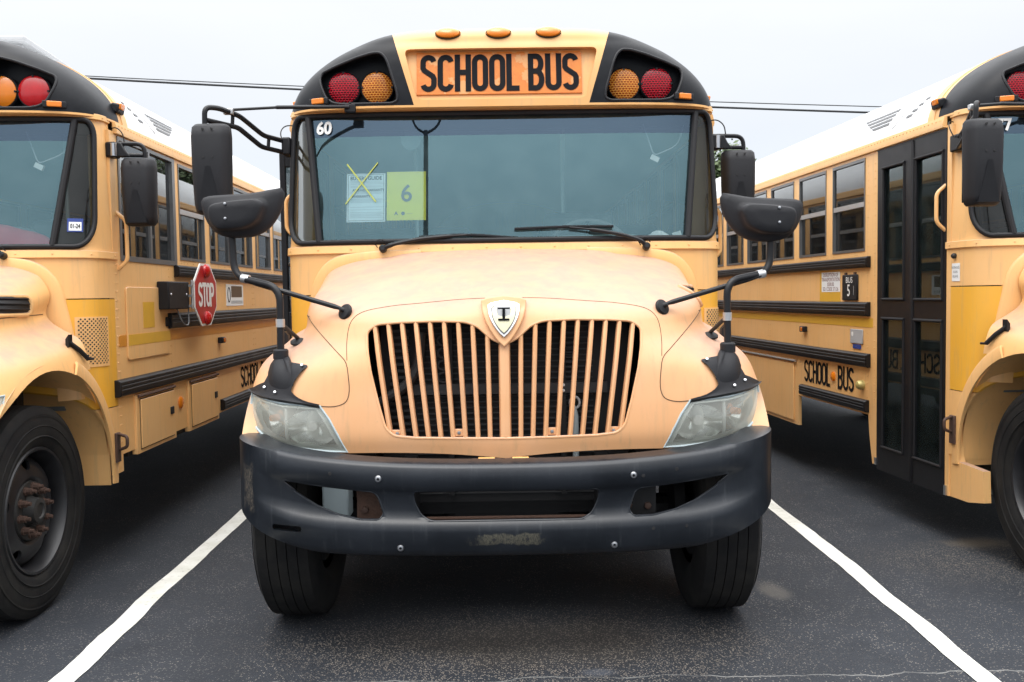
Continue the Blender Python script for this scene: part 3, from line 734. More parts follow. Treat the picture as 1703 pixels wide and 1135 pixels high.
        def rad(poly, a):
            d = (math.cos(a), math.sin(a)); best = 0
            for i in range(len(poly)):
                (x1, z1), (x2, z2) = poly[i - 1], poly[i]; x1 -= ccx; x2 -= ccx; z1 -= ccz; z2 -= ccz; ex, ez = x2 - x1, z2 - z1; den = d[0] * ez - d[1] * ex
                if abs(den) < 1e-9: continue
                tt = (x1 * ez - z1 * ex) / den; uu = (x1 * d[1] - z1 * d[0]) / den
                if tt > 0 and -1e-6 <= uu <= 1 + 1e-6: best = max(best, tt)
            return best
        AN = [2 * PI * k / n for k in range(n)]; ro = [rad(out, a) for a in AN]; rb_ = [min(rad(bul, a), ro[i] * .93) for i, a in enumerate(AN)]
        rr = []
        for w_, k, dy in ((0, .95, .022), (0, 1.0, .006), (0, .99, -.010), (.35, 1.0, -.020), (.8, 1.0, -.026), (1, 1.0, -.032), (1, .965, -.062), (1, .93, -.074), (1, .85, -.080), (1, .4, -.082)):
            rr.append([(ccx + ((1 - w_) * ro[i] + w_ * rb_[i]) * k * math.cos(a), yb + dy + .03 * (((1 - w_) * ro[i] + w_ * rb_[i]) * k * math.cos(a) / .19) ** 2, ccz + ((1 - w_) * ro[i] + w_ * rb_[i]) * k * math.sin(a)) for i, a in enumerate(AN)])
        for r in rr: r.append(r[0])
        hd.grid(rr); hd.add([(ccx, yb - .082, ccz)] + rr[-1][:-1], [(0, i + 1, (i + 1) % n + 1) for i in range(n)])
        part('mirror_head', hd, 'mirror_plastic', cm, angle=60)
        gl = MB(); g0 = rr[0][:-1]; gl.add([(ccx, yb + .10, ccz)] + [(ccx + (p[0] - ccx) * .6, p[1] + .06, ccz + (p[2] - ccz) * .6) for p in g0] + g0, [(0, i + 1, (i + 1) % n + 1) for i in range(n)] + [(i + 1, (i + 1) % n + 1, (i + 1) % n + 1 + n, i + 1 + n) for i in range(n)])
        part('mirror_glass', gl, 'chrome', cm, angle=80)
        for dz in (.02, -.045): part('screw', MB().lathe([(.0, -.004), (.006, -.002), (.007, .004)], (ccx + s * .035, yb - .083, ccz + dz + .02), (0, 1, 0), 10, False), 'steel', cm)
    # ---------------- cowl
    def shell(z0, z1, nz, u0=-1.0, u1=1.0, nu=96, off=0.0):
        return [[sh(u0 + (u1 - u0) * j / nu, z0 + (z1 - z0) * i / nz, off) for j in range(nu + 1)] for i in range(nz + 1)]
    def thick(rows, t):
        g = MB(); inn_ = []
        for i, r in enumerate(rows):
            q = []
            for j, p in enumerate(r):
                a = rows[i][min(len(r) - 1, j + 1)] - rows[i][max(0, j - 1)]; b = rows[min(len(rows) - 1, i + 1)][j] - rows[max(0, i - 1)][j]
                q.append(p - a.cross(b).normalized() * t)
            inn_.append(q)
        g.grid(rows); g.grid(inn_, True); g.grid([rows[0], inn_[0]], True); g.grid([rows[-1], inn_[-1]])
        g.grid([[r[0] for r in rows], [r[0] for r in inn_]]); g.grid([[r[-1] for r in rows], [r[-1] for r in inn_]], True); return g
    part('cowl', thick(shell(1.578, 1.808, 6), .012), 'paint_main')
    arch = [MB().lathe([(.635, 0), (.635, .8)], (s * .70, .07, .58), (s, 0, 0), 64) for s in (1, -1)] + [MB().box(s * .7, s * 1.4, -.4, .70, .2, .62) for s in (1, -1)]
    lo = part('cowl_side_panel', thick(shell(.955, 1.572, 14), .012), 'panel_main'); boolean(lo, arch)
    lo2 = part('cowl_base', thick(shell(.56, .950, 10), .012), 'paint_main'); boolean(lo2, arch)
    # arched ridge on the cowl where the hood closes
    rp = [(1.125, 1.02), (1.115, 1.20), (1.085, 1.40), (1.062, 1.53), (1.05, 1.60), (1.02, 1.68), (.96, 1.748), (.87, 1.786), (.70, 1.803), (.45, 1.808)]
    for s in (1, -1):
        ctr = [crom(rp, k / 40) for k in range(41)]; rws = []
        for dx, dy in ((-.110, .03), (-.108, -.004), (-.05, -.010), (.002, -.011), (.012, -.004), (.016, .03)):
            row = []
            for k in range(41):
                a_, b_ = ctr[max(0, k - 1)], ctr[min(40, k + 1)]; t = Vector((b_[0] - a_[0], b_[1] - a_[1])).normalized(); n_ = Vector((t.y, -t.x))
                x, z = ctr[k][0] + n_.x * dx, ctr[k][1] + n_.y * dx
                uu = sh_u(min(1.2, x), min(z, 1.8)); yy = sh(uu, min(z, 1.8)).y
                row.append((s * x, yy + dy - .004, min(z, 1.822)))
            rws.append(row)
        part('hood_seal', MB().grid(rws), 'paint_main', angle=60)
    # ledge under the windshield with rivets, band above it
    led = shell(1.800, 1.842, 3, off=.013)
    part('windshield_ledge', thick(led, .03), 'paint_main', bevel=.003)
    top = shell(2.585, 2.618, 3, off=.012)
    part('header_band', thick(top, .03), 'paint_main', bevel=.003)
    rv = MB()
    def rivet(p, n, r=.006):
        n = Vector(n).normalized(); rv.lathe([(r, -.001), (r * .85, .0022), (r * .4, .0035)], p, n, 6)
    for k in range(31):
        u = -.97 + 1.94 * k / 30
        rivet(sh(u, 2.602, .0125), sh(u, 2.602, .05) - sh(u, 2.602, 0))
        if k % 2 == 0: rivet(sh(u, 1.822, .0135), sh(u, 1.822, .05) - sh(u, 1.822, 0))
    # yellow surround of the windshield opening
    ue = .985; zt, zb = 2.578, 1.862; U0 = sh_u(1.183, 2.2)
    outl = rpoly([(-U0, zb), (U0, zb), (U0, zt), (-U0, zt)], [.0] * 4, 1)
    def wcorner():
        pts = []; ru, rl = .045, .075; rzl, rzt = .17, .10
        def ell(cx, cz, a, b, t0, t1): return [(cx + a * math.cos(R(t0 + (t1 - t0) * k / 8)), cz + b * math.sin(R(t0 + (t1 - t0) * k / 8))) for k in range(9)]
        N_ = 40
        pts += [(-U0 + rl + (2 * U0 - 2 * rl) * k / N_, zb) for k in range(N_)]
        pts += ell(U0 - rl, zb + rzl, rl, rzl, -90, 0); pts += [(U0, zb + rzl + (zt - zb - rzl - rzt) * k / 12) for k in range(1, 12)]
        pts += ell(U0 - ru, zt - rzt, ru, rzt, 0, 90); pts += [(U0 - ru - (2 * U0 - 2 * ru) * k / N_, zt) for k in range(1, N_)]
        pts += ell(-U0 + ru, zt - rzt, ru, rzt, 90, 180); pts += [(-U0, zt - rzt - (zt - zb - rzl - rzt) * k / 12) for k in range(1, 12)]
        pts += ell(-U0 + rl, zb + rzl, rl, rzl, 180, 270); return pts
    wo = wcorner()
    def outp(u, z):
        t = max(abs(u) / 1.0, abs((z - 2.215)) / .405); return u / t, 2.215 + (z - 2.215) / t
    ring0 = [sh(u, z) for u, z in wo]; ring1 = []; ringm = []
    for u, z in wo:
        a, b = outp(u, z); b = min(2.62, max(1.80, b)); ring1.append(sh(a, b)); ringm.append(sh((u + a) / 2, (z + b) / 2))
    for r in (ring0, ring1, ringm): r.append(r[0])
    part('windshield_surround', MB().grid([ring1, ringm, ring0]), 'paint_main')
    part('windshield_gasket', MB().tube([sh(u, z, .006) for u, z in wo], .0145, 10, True), 'rubber')
    def umax(z):
        best = 0
        for i in range(len(wo)):
            (a, za), (b, zb_) = wo[i], wo[(i + 1) % len(wo)]
            if a > 0 and b > 0 and (za - z) * (zb_ - z) <= 0 and abs(za - zb_) > 1e-9: best = max(best, a + (b - a) * (z - za) / (zb_ - za))
        return best
    zs = [zb + .004 + (zt - zb - .008) * k / 24 for k in range(25)]
    def pil(z): return sh_u(1.012 + (z - 1.87) / .70 * .075, z)
    cut = 21
    part('windshield', MB().grid([[sh(-pil(z) + 2 * pil(z) * j / 60, z, -.006) for j in range(61)] for z in zs[:cut]]), 'windshield_glass', fix=False)
    part('windshield_shade_band', MB().grid([[sh(-pil(z) + 2 * pil(z) * j / 60, z, -.006) for j in range(61)] for z in zs[cut - 1:]]), 'shade_band', fix=False)
    for s in (1, -1):
        part('corner_glass', MB().grid([[sh(s * (pil(z) + (umax(z) - pil(z)) * j / 16), z, -.006) for j in range(17)] for z in zs]), 'corner_glass', fix=False)
        part('windshield_pillar', MB().tube([sh(s * pil(z), z, .004) for z in zs], .019, 10), 'rubber')
    # ---------------- front cap
    nz, nph = 44, 132; zz = [2.60 + (RISE - .022) * (1 - (1 - k / nz) ** 1.6) for k in range(nz + 1)]
    cr = [[cap_pt(z, -PI / 2 + PI * j / nph) for j in range(nph + 1)] for z in zz]
    mb = MB().grid(cr); n1 = nph + 1
    mb.grid([[r[0] for r in cr], [r[-1] for r in cr]]); mb.add(cr[0], [tuple(range(n1))[::-1]]); mb.add(cr[-1], [tuple(range(n1))])
    cap = part('roof_cap', mb, 'cap_main', angle=45)
    podp = [(.570, 2.640), (.575, 2.690), (.622, 2.845), (.640, 2.885), (.668, 2.912), (.715, 2.912), (.80, 2.890), (.92, 2.848), (1.00, 2.815), (1.012, 2.785), (1.005, 2.742), (.975, 2.668), (.935, 2.636), (.88, 2.626), (.60, 2.624)]
    cc = []
    for s in (1, -1): cc.append(MB().prism(rpoly([(s * x, z) for x, z in podp], .02, 4), 'y', .2, .705))
    def tilt(z): return .566 + (z - 2.64) * .205
    rec = rpoly([(-.465, 2.640), (.465, 2.640), (.535, 2.925), (-.535, 2.925)], .035, 5)
    cmb = MB(); n = len(rec); cmb.add([(x, .2, z) for x, z in rec] + [(x, tilt(z), z) for x, z in rec], [tuple(range(n)), tuple(range(2 * n - 1, n - 1, -1))] + [(i, i + n, (i + 1) % n + n, (i + 1) % n) for i in range(n)])
    cc.append(cmb)
    boolean(cap, cc, 45)
    for s in (1, -1):
        rim = rpoly([(s * x, z) for x, z in podp], .02, 4)
        part('pod_rim', MB().tube([Vector((x, cap_y(x, z) + .001, z)) for x, z in rim], .008, 8, True), 'black_plastic', cap)
    def sgn(x, z, off=.006): return (x, tilt(z) - off, z)
    sb = MB(); q = [(-.468, 2.672), (.446, 2.672), (.446, 2.912), (-.468, 2.912)]
    sb.add([sgn(*p, .010) for p in q] + [sgn(*p, -.005) for p in q], [(0, 1, 2, 3), (7, 6, 5, 4)] + [(i, i + 4, (i + 1) % 4 + 4, (i + 1) % 4) for i in range(4)])
    board = part('sign_board', sb, 'sign_orange')
    part('sign_lettering', strokes('SCHOOL BUS', -.447, 2.687, .876, .212, .0300, lambda a, b: sgn(a, b, .0125), gap=.58, space=1.0), 'black_print', board)
    lamps = []
    for x, mname in ((-.884, 'lens_red'), (-.697, 'lens_amber'), (.688, 'lens_amber'), (.871, 'lens_red')):
        e = empty('warning_lamp', parent=root); c = (x, .672, 2.735); lamps.append((e, x, mname))
        part('lamp_housing', MB().lathe([(.095, .03), (.095, -.01), (.090, -.016), (.086, -.012)], c, (0, 1, 0), 36, False), 'black_plastic', e)
        part('lamp_lens', MB().lathe([(.088, -.008), (.086, -.016), (.07, -.024), (.045, -.030), (.02, -.033), (.0, -.034)], c, (0, 1, 0), 36, False), mname, e)
        for a in (0, 90, 180, 270): part('lens_clip', MB().lathe([(.006, -.024), (.006, -.01)], (x + .083 * math.cos(R(a)), .672, 2.735 + .083 * math.sin(R(a))), (0, 1, 0), 8), 'black_plastic', e)
    for x in (-.292, -.012, .265):
        # oval clearance lamps on the cap brow
        z = 3.012; y = cap_y(x, z); n = Vector((0, -.9, .44)).normalized(); ux = Vector((1, 0, 0)); vv = n.cross(ux)
        def ov(a, b, h): return [Vector((x, y, z)) + ux * a * math.cos(2 * PI * k / 24) + vv * b * math.sin(2 * PI * k / 24) + n * h for k in range(24)]
        rws = [ov(.072, .036, -.01), ov(.071, .035, .008)]; g = MB()
        for r in rws: r.append(r[0])
        e = part('clearance_lamp', MB().grid(rws), 'hub_dark')
        rws = [ov(.067, .032, .002), ov(.064, .030, .016), ov(.05, .022, .024), ov(.02, .01, .027)]
        for r in rws: r.append(r[0])
        part('lens', MB().grid(rws).add(ov(.02, .01, .027), [tuple(range(24))]), 'amber', e)
    for s in (1, -1):
        y = cap_y(1.0, 2.648); X = Vector((1, s * .42, 0)).normalized(); Yn = Vector((-X.y, X.x, 0))
        c = Vector((s * 1.012, cap_y(1.012, 2.648) - .004, 2.648))
        e = part('marker_lamp', MB().obox(c, X, Yn, (0, 0, 1), .12, .02, .036), 'black_plastic', bevel=.004)
        part('lens', MB().obox(c + Yn * -.012, X, Yn, (0, 0, 1), .074, .02, .030), 'amber', e, bevel=.004)
        c = Vector((s * 1.20, .985, 2.70)); e = part('side_marker', MB().obox(c, (s * .25, 0, 1), (0, 1, 0), (s, 0, -.25), .055, .10, .05), 'black_plastic', bevel=.01)
        part('lens', MB().obox(c + Vector((s * .022, -.012, .01)), (s * .25, 0, 1), (0, 1, 0), (s, 0, -.25), .034, .06, .03), 'amber', e, bevel=.005)
    # ---------------- roof, drip rails, sides
    ys = [1.0, 1.075] + [1.075 + (BEND - 1.075) * k / 14 for k in range(1, 15)]
    xs = [1.218 * math.sin(PI / 2 * k / 24) for k in range(-24, 25)]
    rws = [[Vector((x, y, roof_z(x))) for x in xs] for y in ys]
    part('roof_front_band', thick([list(r) for r in [[Vector((p.x * 1.003, p.y, p.z + .004)) for p in r] for r in rws[:2]]], .02), 'paint_main')
    part('roof', thick(rws[1:], .02), 'white_roof')
    def hatch(y0, h):
        g = MB().box(-.33, .33, y0, y0 + .62, 3.06, 3.125); g.obox((0, y0 + .31, 3.14 + h / 2), (1, 0, 0), (0, 1, -h), (0, h, 1), .68, .66, .025); return g
    part('roof_hatch', hatch(2.1, .0), 'white_roof', bevel=.01)
    for s in (1, -1):
        part('drip_rail', MB().prism([(s * 1.215, 2.535), (s * 1.240, 2.535), (s * 1.243, 2.552), (s * 1.232, 2.60), (s * 1.213, 2.604)], 'y', .86, BEND), 'paint_main')
        for k in range(170):
            y = .9 + k * .045
            if y < 8: rivet((s * 1.238, y, 2.582), (s, 0, .2), .0045)
        # side wall with openings
        holes = [(y, y + .55, 1.845, 2.51) for y in WIN]
        holes.append((.90, 1.85, 1.80, 2.525) if s > 0 else (.842, 1.742, .28, 2.527))
        zlow = .66
        ycut = sorted(set([.795, BEND, 1.0, 1.755, 2.72] + [h[0] for h in holes] + [h[1] for h in holes])); zcut = sorted(set([.28, zlow, 2.545] + [h[2] for h in holes] + [h[3] for h in holes]))
        w = MB()
        for a, b in zip(ycut, ycut[1:]):
            for c, d in zip(zcut, zcut[1:]):
                my, mz_ = (a + b) / 2, (c + d) / 2
                if any(h[0] < my < h[1] and h[2] < mz_ < h[3] for h in holes): continue
                if mz_ < zlow: continue
                w.box(s * 1.19, s * 1.22, a, b, c, d)
        part('side_wall', w, 'paint_main')
        # windows
        for i, y in enumerate(WIN):
            e = empty('window', parent=root); g = MB(); y1 = y + .55
            for a, b, c, d in ((y - .002, y1 + .002, 1.843, 1.862), (y - .002, y1 + .002, 2.490, 2.512), (y - .002, y + .010, 1.862, 2.490), (y1 - .010, y1 + .002, 1.862, 2.490)):
                g.box(s * 1.195, s * 1.226, a, b, c, d)
            part('frame', g, 'frame_metal', e)
            part('sash_rail', MB().box(s * 1.200, s * 1.222, y + .010, y1 - .010, 2.165, 2.200), 'aluminium', e)
            part('upper_pane', MB().box(s * 1.208, s * 1.212, y + .010, y1 - .010, 2.2, 2.490), 'dark_glass', e)
            part('lower_pane', MB().box(s * 1.199, s * 1.203, y + .010, y1 - .010, 1.862, 2.165), 'side_glass', e)
        # rub rails
        starts = (1.80, 1.625, .755, 2.765) if s > 0 else (1.845, 1.845, 1.84, 1.86)
        for (z0, z1), y0 in zip(((1.722, 1.802), (1.372, 1.474), (1.003, 1.102), (.678, .765)), starts):
            h = z1 - z0; y1 = BEND - .02
            if s < 0 and z0 < .9: y1 = 3.10
            pr = [(s * 1.218, z0), (s * 1.240, z0), (s * 1.250, z0 + .005), (s * 1.254, z0 + h * .16), (s * 1.254, z0 + h * .38), (s * 1.251, z0 + h * .42), (s * 1.251, z0 + h * .46), (s * 1.254, z0 + h * .5), (s * 1.254, z0 + h * .62), (s * 1.251, z0 + h * .66), (s * 1.251, z0 + h * .70), (s * 1.254, z0 + h * .74), (s * 1.253, z0 + h * .86), (s * 1.246, z1 - .006), (s * 1.236, z1), (s * 1.218, z1)]
            part('rub_rail', MB().prism(pr, 'y', y0, y1), 'rail_black', bevel=.0)
            part('rub_rail_cap', MB().prism([(s * 1.218, z0 - .001), (s * 1.242, z0 - .001), (s * 1.258, z0 + .012), (s * 1.258, z1 - .012), (s * 1.242, z1 + .001), (s * 1.218, z1 + .001)], 'y', y0 - .006, y0 + .012), 'rail_black', bevel=.004)
        part('reflective_stripe', MB().box(s * 1.2195, s * 1.2225, .832 if s > 0 else 1.80, 9.5, 1.292, 1.358), 'tape_orange' if s > 0 else 'tape_yellow')
        # rivet columns
        for y in (([.815, .835, 1.69, 3.84, 5.9, 7.9]) if s > 0 else [1.775, 1.885, 3.9, 5.9, 7.9]):
            z = .68
            while z < (2.5 if s < 0 and y < 2 else (1.80 if y < 2 else 1.70)):
                for yy in ((y,) if y < 2 else (y - .03, y + .03)): rivet((s * 1.22, yy, z), (s, 0, 0), .0055)
                z += .052
        for i in range(60): rivet((s * 1.22, 1.95 + .13 * i, 1.822), (s, 0, 0), .0045)
        # marker lamp, grab handle
        ym = 2.78 if s > 0 else 3.03
        e = part('turn_marker', MB().box(s * 1.22, s * 1.262, ym - .04, ym + .04, 1.215, 1.262), 'black_plastic', bevel=.006)
        part('lens', MB().box(s * 1.25, s * 1.268, ym - .028 if s < 0 else ym - .015, ym + .01 if s < 0 else ym + .034, 1.222, 1.256), 'amber_deep', e, bevel=.004)
        z0, z1 = (1.745, 2.08) if s > 0 else (1.915, 2.19)
        part('grab_handle', MB().tube(fillet([(s * 1.216, .865, z1), (s * 1.275, .865 + .0, z1 - .05), (s * 1.275, .865, z0 + .05), (s * 1.216, .865, z0)], .03), .0115, 10), 'paint_main')
        part('door_holdback', MB().box(s * 1.21, s * 1.235, .72, .775, .63, .80).tube(fillet([(s * 1.235, .75, .70), (s * 1.29, .73, .72), (s * 1.29, .73, .78), (s * 1.235, .75, .79)], .02), .010, 8), 'rust_nut', bevel=.003)
        fl_ = [[Vector((s * (1.222 if r_ < .70 else 1.214), .07 + r_ * math.cos(a), .58 + r_ * math.sin(a))) for r_ in (.632, .645, .690, .705)] for a in [R(-6 + 77 * k / 28) for k in range(29)]]
        part('arch_flange', thick(fl_, .012 * s), 'paint_main')
        # wheel arch liner behind the front wheel
        lin = [[Vector((s * x, .07 + .662 * math.cos(a), .58 + .662 * math.sin(a))) for x in (.76, .9, 1.04, 1.18)] for a in [R(-4 + 150 * k / 24) for k in range(25)]]
        part('wheel_arch_liner', thick(lin, .008), 'paint_main')
        part('arch_end_panel', MB().box(s * .80, s * 1.19, .725, .735, .50, .95), 'paint_main')
    # ---------------- lettering and small things: driver side
    xs_ = 1.2225
    def drv(y, z, off=0.0): return (xs_ + off, y, z)
    def dor(a, z, off=0.0): return (-xs_ - off, -a, z)       # a = -y, reads towards the front
    part('side_lettering', strokes('SCHOOL BUS', 3.36, .795, 1.0, .185, .026, drv, gap=.42, space=.7, lift=(1, 0, 0)), 'black_print')
    hd = part('access_panel', MB().prism(rrect(.945, 1.655, 1.205, 1.645, .03), 'x', 1.218, 1.231), 'paint_main', bevel=.004)
    part('panel_latch', MB().box(1.231, 1.243, 1.57, 1.635, 1.388, 1.45), 'black_plastic', hd, bevel=.006)
    part('sticker', MB().box(1.2305, 1.2325, 1.19, 1.375, 1.39, 1.552), 'tape_yellow', hd)
    part('reflective_stripe', MB().box(1.2305, 1.2325, .95, 1.65, 1.292, 1.358), 'tape_yellow', hd)
    part('sticker', MB().box(1.2195, 1.2225, 2.42, 2.68, 1.49, 1.715), 'tape_yellow')
    st = empty('stop_arm', parent=root)
    part('stop_arm_box', MB().box(1.22, 1.30, 1.46, 1.86, 1.50, 1.685), 'black_plastic', st, bevel=.008)
    for y in (1.50, 1.80):
        part('box_screw', MB().lathe([(.008, 0), (.006, .004)], (1.30, y, 1.60), (1, 0, 0), 8), 'steel', st)
    part('stop_arm_cable', MB().tube(fillet([(1.28, 1.66, 1.50), (1.31, 1.68, 1.40), (1.31, 1.80, 1.38), (1.29, 1.86, 1.50)], .06), .005, 6), 'grey_print', st)
    oc = lambda r, k=1.0: [(2.125 + r * 1.12 * math.cos(R(22.5 + 45 * i)), 1.598 + r * .98 * math.sin(R(22.5 + 45 * i))) for i in range(8)]
    part('stop_sign', MB().prism(oc(.246), 'x', 1.322, 1.330), 'white_print', st)
    part('stop_sign_face', MB().prism(oc(.228), 'x', 1.3305, 1.3325), 'red_sign', st)
    part('stop_lettering', strokes('STOP', 1.945, 1.510, .36, .175, .030, lambda a, b: (1.3345, a, b), gap=.36, lift=(1, 0, 0)), 'white_print', st)
    for z in (1.598 + .17, 1.598 - .17): part('stop_lamp', MB().lathe([(.050, 0), (.048, .015), (.03, .03), (0, .036)], (1.332, 2.125, z), (1, 0, 0), 20), 'red_lens', st)
    part('stop_hinge', MB().tube([(1.318, 1.865, 1.50), (1.318, 1.865, 1.70)], .010, 8), 'aluminium', st)
    for z in (1.52, 1.59, 1.66): part('hinge_arm', MB().box(1.30, 1.326, 1.84, 1.90, z - .008, z + .008), 'aluminium', st)
    pq = part('notice_plate', MB().box(1.2195, 1.2235, 3.0, 3.50, 1.508, 1.686), 'paper_white')
    part('notice_patch', MB().box(1.2235, 1.2245, 3.14, 3.46, 1.578, 1.672), 'brown_patch', pq)
    part('notice_lines', text_mesh('|||||||||||||', .05, lambda a, b: (1.225, 3.30 + a, 1.54 + b * .6), sx=2.0), 'grey_print', pq)
    part('notice_emblem', MB().tube([(1.2245, 3.07 + .035 * math.cos(2 * PI * k / 20), 1.60 + .06 * math.sin(2 * PI * k / 20)) for k in range(20)], .004, 6, True), 'black_print', pq)
    for y0, y1 in ((1.02, 1.70), (1.97, 2.67)):
        d = empty('battery_door', parent=root)
        part('door_frame', MB().box(1.20, 1.236, y0, y1, .625, .99), 'paint_main', d, bevel=.004)
        part('door_panel', MB().box(1.236, 1.246, y0 + .055, y1 - .045, .655, .955), 'paint_main', d, bevel=.003)
        part('door_gap', MB().box(1.2355, 1.2375, y0 + .048, y1 - .038, .648, .962), 'seam', d)
        part('latch', MB().box(1.246, 1.254, y1 - .135, y1 - .075, .80, .85), 'black_plastic', d, bevel=.005)
        part('door_hinge', MB().tube([(1.24, y0 + .02, .978), (1.24, y1 - .02, .978)], .010, 8), 'rust', d)
    part('side_reflector', MB().lathe([(.042, 0), (.042, .010), (.03, .016), (.0, .018)], (1.236 - .016, 1.838, .85), (1, 0, 0), 24), 'amber')
    # louvred vent: perforated panel on the driver side of the cowl
    vent = MB(); k_ = 0
    vu = lambda y_: None
    for r in range(22):
        for c in range(8):
            a = .790 + (c + (.5 if r % 2 else 0)) * .0150; z = 1.215 + r * .0118; vent.lathe([(.0052, .0005), (.0, .0006)], sh(a, z, .001), sh(a, z, .05) - sh(a, z, 0), 6, False)
    vf = part('vent_panel', thick(shell(1.195, 1.475, 3, .778, .912, 10, off=.004), .004), 'paint_main')
    for i, v in enumerate(vent.v): pass
    vent2 = MB(); vent2.v = vent.v; vent2.f = vent.f
    o = part('vent_holes', vent2, 'engine_dark', vf); tag(o, kind='stuff')
    o.location = (.004, -.0045, 0)
    # driver window: two sliding panes
    e = empty('driver_window', parent=root); g = MB()
    for a, b, c, d in ((.898, 1.852, 1.798, 1.83), (.898, 1.852, 2.505, 2.527), (.898, .922, 1.83, 2.505), (1.80, 1.852, 1.83, 2.505), (1.37, 1.40, 1.83, 2.505)): g.box(1.195, 1.227, a, b, c, d)
    part('frame', g, 'frame_metal', e); part('front_pane', MB().box(1.209, 1.213, .922, 1.37, 1.83, 2.505), 'side_glass', e); part('rear_pane', MB().box(1.200, 1.204, 1.40, 1.80, 1.83, 2.505), 'side_glass', e)
    # driver side mirror
    dm = empty('side_mirror', parent=root)
    def mirror_head(cx, cy, z0, z1, w, s):
        z = [z0, z0 + .012, z0 + .05, (z0 + z1) / 2, z1 - .06, z1 - .015, z1]; ww = [.74, .86, .92, .98, 1.0, .96, .84]; dd = [.045, .06, .072, .08, .08, .066, .045]; rws = []
        for zz_, k, dp in zip(z, ww, dd):
            hw = w / 2 * k; pr = rpoly([(-hw, .03), (-hw, -dp * .45), (-hw * .72, -dp), (hw * .72, -dp), (hw, -dp * .45), (hw, .03)], .02, 3)
            rws.append([Vector((cx + a, cy + b, zz_)) for a, b in pr])
        for r in rws: r.append(r[0])
        return MB().grid(rws).add(rws[0][:-1], [tuple(range(len(rws[0]) - 1))]).add(rws[-1][:-1], [tuple(range(len(rws[0]) - 1))])
    def head(e, cx, cy, z0, z1, w, s):
        hq = part('mirror_head', mirror_head(cx, cy, z0, z1, w, s), 'mirror_plastic', e, bevel=.006, angle=50)
        part('mirror_glass', MB().box(cx - w * .44, cx + w * .44, cy + .03, cy + .034, z0 + .02, z1 - .02), 'chrome', e)
        cut_ = [(cx - w * .30, z0 + .015), (cx + w * .30, z0 + .015), (cx + w * .06, z0 + (z1 - z0) * .52), (cx - w * .06, z0 + (z1 - z0) * .52)]
        yb = cy - .083; part('housing_wedge', MB().add([(cut_[0][0], yb + .012, cut_[0][1]), (cut_[1][0], yb + .012, cut_[1][1]), (cut_[2][0], yb, cut_[2][1]), (cut_[3][0], yb, cut_[3][1]), (cut_[0][0], yb + .04, cut_[0][1]), (cut_[1][0], yb + .04, cut_[1][1])], [(0, 1, 2, 3), (0, 4, 5, 1), (0, 3, 4), (1, 5, 2)]), 'black_metal', e)
        for dx in (-.022, .022):
            for dz in (.93, .62): part('screw_hole', MB().lathe([(.0, -.001), (.006, -.001), (.007, .004)], (cx + dx, cy - .081, z0 + (z1 - z0) * dz), (0, 1, 0), 8, False), 'engine_dark', e)
    head(dm, 1.372, .84, 1.995, 2.382, .195, 1)
    part('mirror_bracket', MB().box(1.20, 1.262, .78, .86, 2.385, 2.475), 'black_metal', dm, bevel=.012)
    part('bracket_roller', MB().lathe([(.022, -.036), (.022, .036)], (1.243, .80, 2.43), (0, 0, 1), 16), 'steel', dm)
    part('bracket_gusset', MB().prism([(1.262, 2.39), (1.335, 2.39), (1.305, 2.43), (1.285, 2.472), (1.262, 2.472)], 'y', .80, .835), 'black_metal', dm, bevel=.006)
    part('mirror_arm', MB().tube(fillet([(1.25, .82, 2.468), (1.405, .84, 2.468), (1.407, .84, 2.36)], .06), .0125, 10), 'black_metal', dm)
    part('mirror_arm', MB().tube([(1.26, .82, 2.402), (1.395, .84, 2.402)], .0115, 10), 'black_metal', dm)
    part('mirror_cable', MB().tube(fillet([(1.20, .86, 2.56), (1.25, .83, 2.565), (1.29, .82, 2.53), (1.30, .82, 2.46)], .03), .0035, 6), 'rubber', dm)
    # door side mirror on a long arm
    pm = empty('side_mirror', parent=root)
    head(pm, -1.455, .10, 1.99, 2.435, .195, -1)
    part('mirror_arm', MB().tube(fillet([(-1.49, .10, 2.42), (-1.488, .10, 2.525), (-1.44, .16, 2.533), (-1.378, .32, 2.523), (-1.307, .52, 2.454), (-1.222, .72, 2.450)], .035), .0135, 10), 'black_metal', pm)
    part('mirror_arm', MB().tube(fillet([(-1.485, .105, 2.462), (-1.386, .32, 2.462), (-1.317, .52, 2.392), (-1.225, .72, 2.388)], .03), .0135, 10), 'black_metal', pm)
    for a, b in (((-1.40, .28, 2.525), (-1.405, .28, 2.46)), ((-1.29, .57, 2.452), (-1.295, .57, 2.392))): part('arm_brace', MB().tube([a, b], .010, 8), 'black_metal', pm)
    part('mirror_bracket', MB().box(-1.245, -1.195, .66, .78, 2.37, 2.47), 'black_metal', pm, bevel=.01)
    part('arm_clamp', MB().obox((-1.413, .25, 2.531), (1, 0, 0), (0, 1, 0), (0, 0, 1), .05, .03, .03), 'aluminium', pm, bevel=.004)
    part('support_rod', MB().tube([(-1.413, .25, 2.540), (-1.20, .36, 2.572), (-1.19, .365, 2.574), (-.835, .515, 2.602)], [.0075, .0075, .0105, .0105], 8), 'black_metal', pm)
    part('rod_clamp', MB().box(-.86, -.80, .515, .545, 2.575, 2.615).lathe([(.007, 0), (.007, .02)], (-.83, .53, 2.612), (0, 0, 1), 8), 'black_metal', pm, bevel=.004)
    part('mirror_cable', MB().tube(fillet([(-1.20, .82, 2.56), (-1.25, .78, 2.555), (-1.27, .74, 2.51), (-1.25, .72, 2.45)], .03), .0035, 6), 'rubber', pm)
    # ---------------- entrance door
    dr = empty('entrance_door', parent=root)
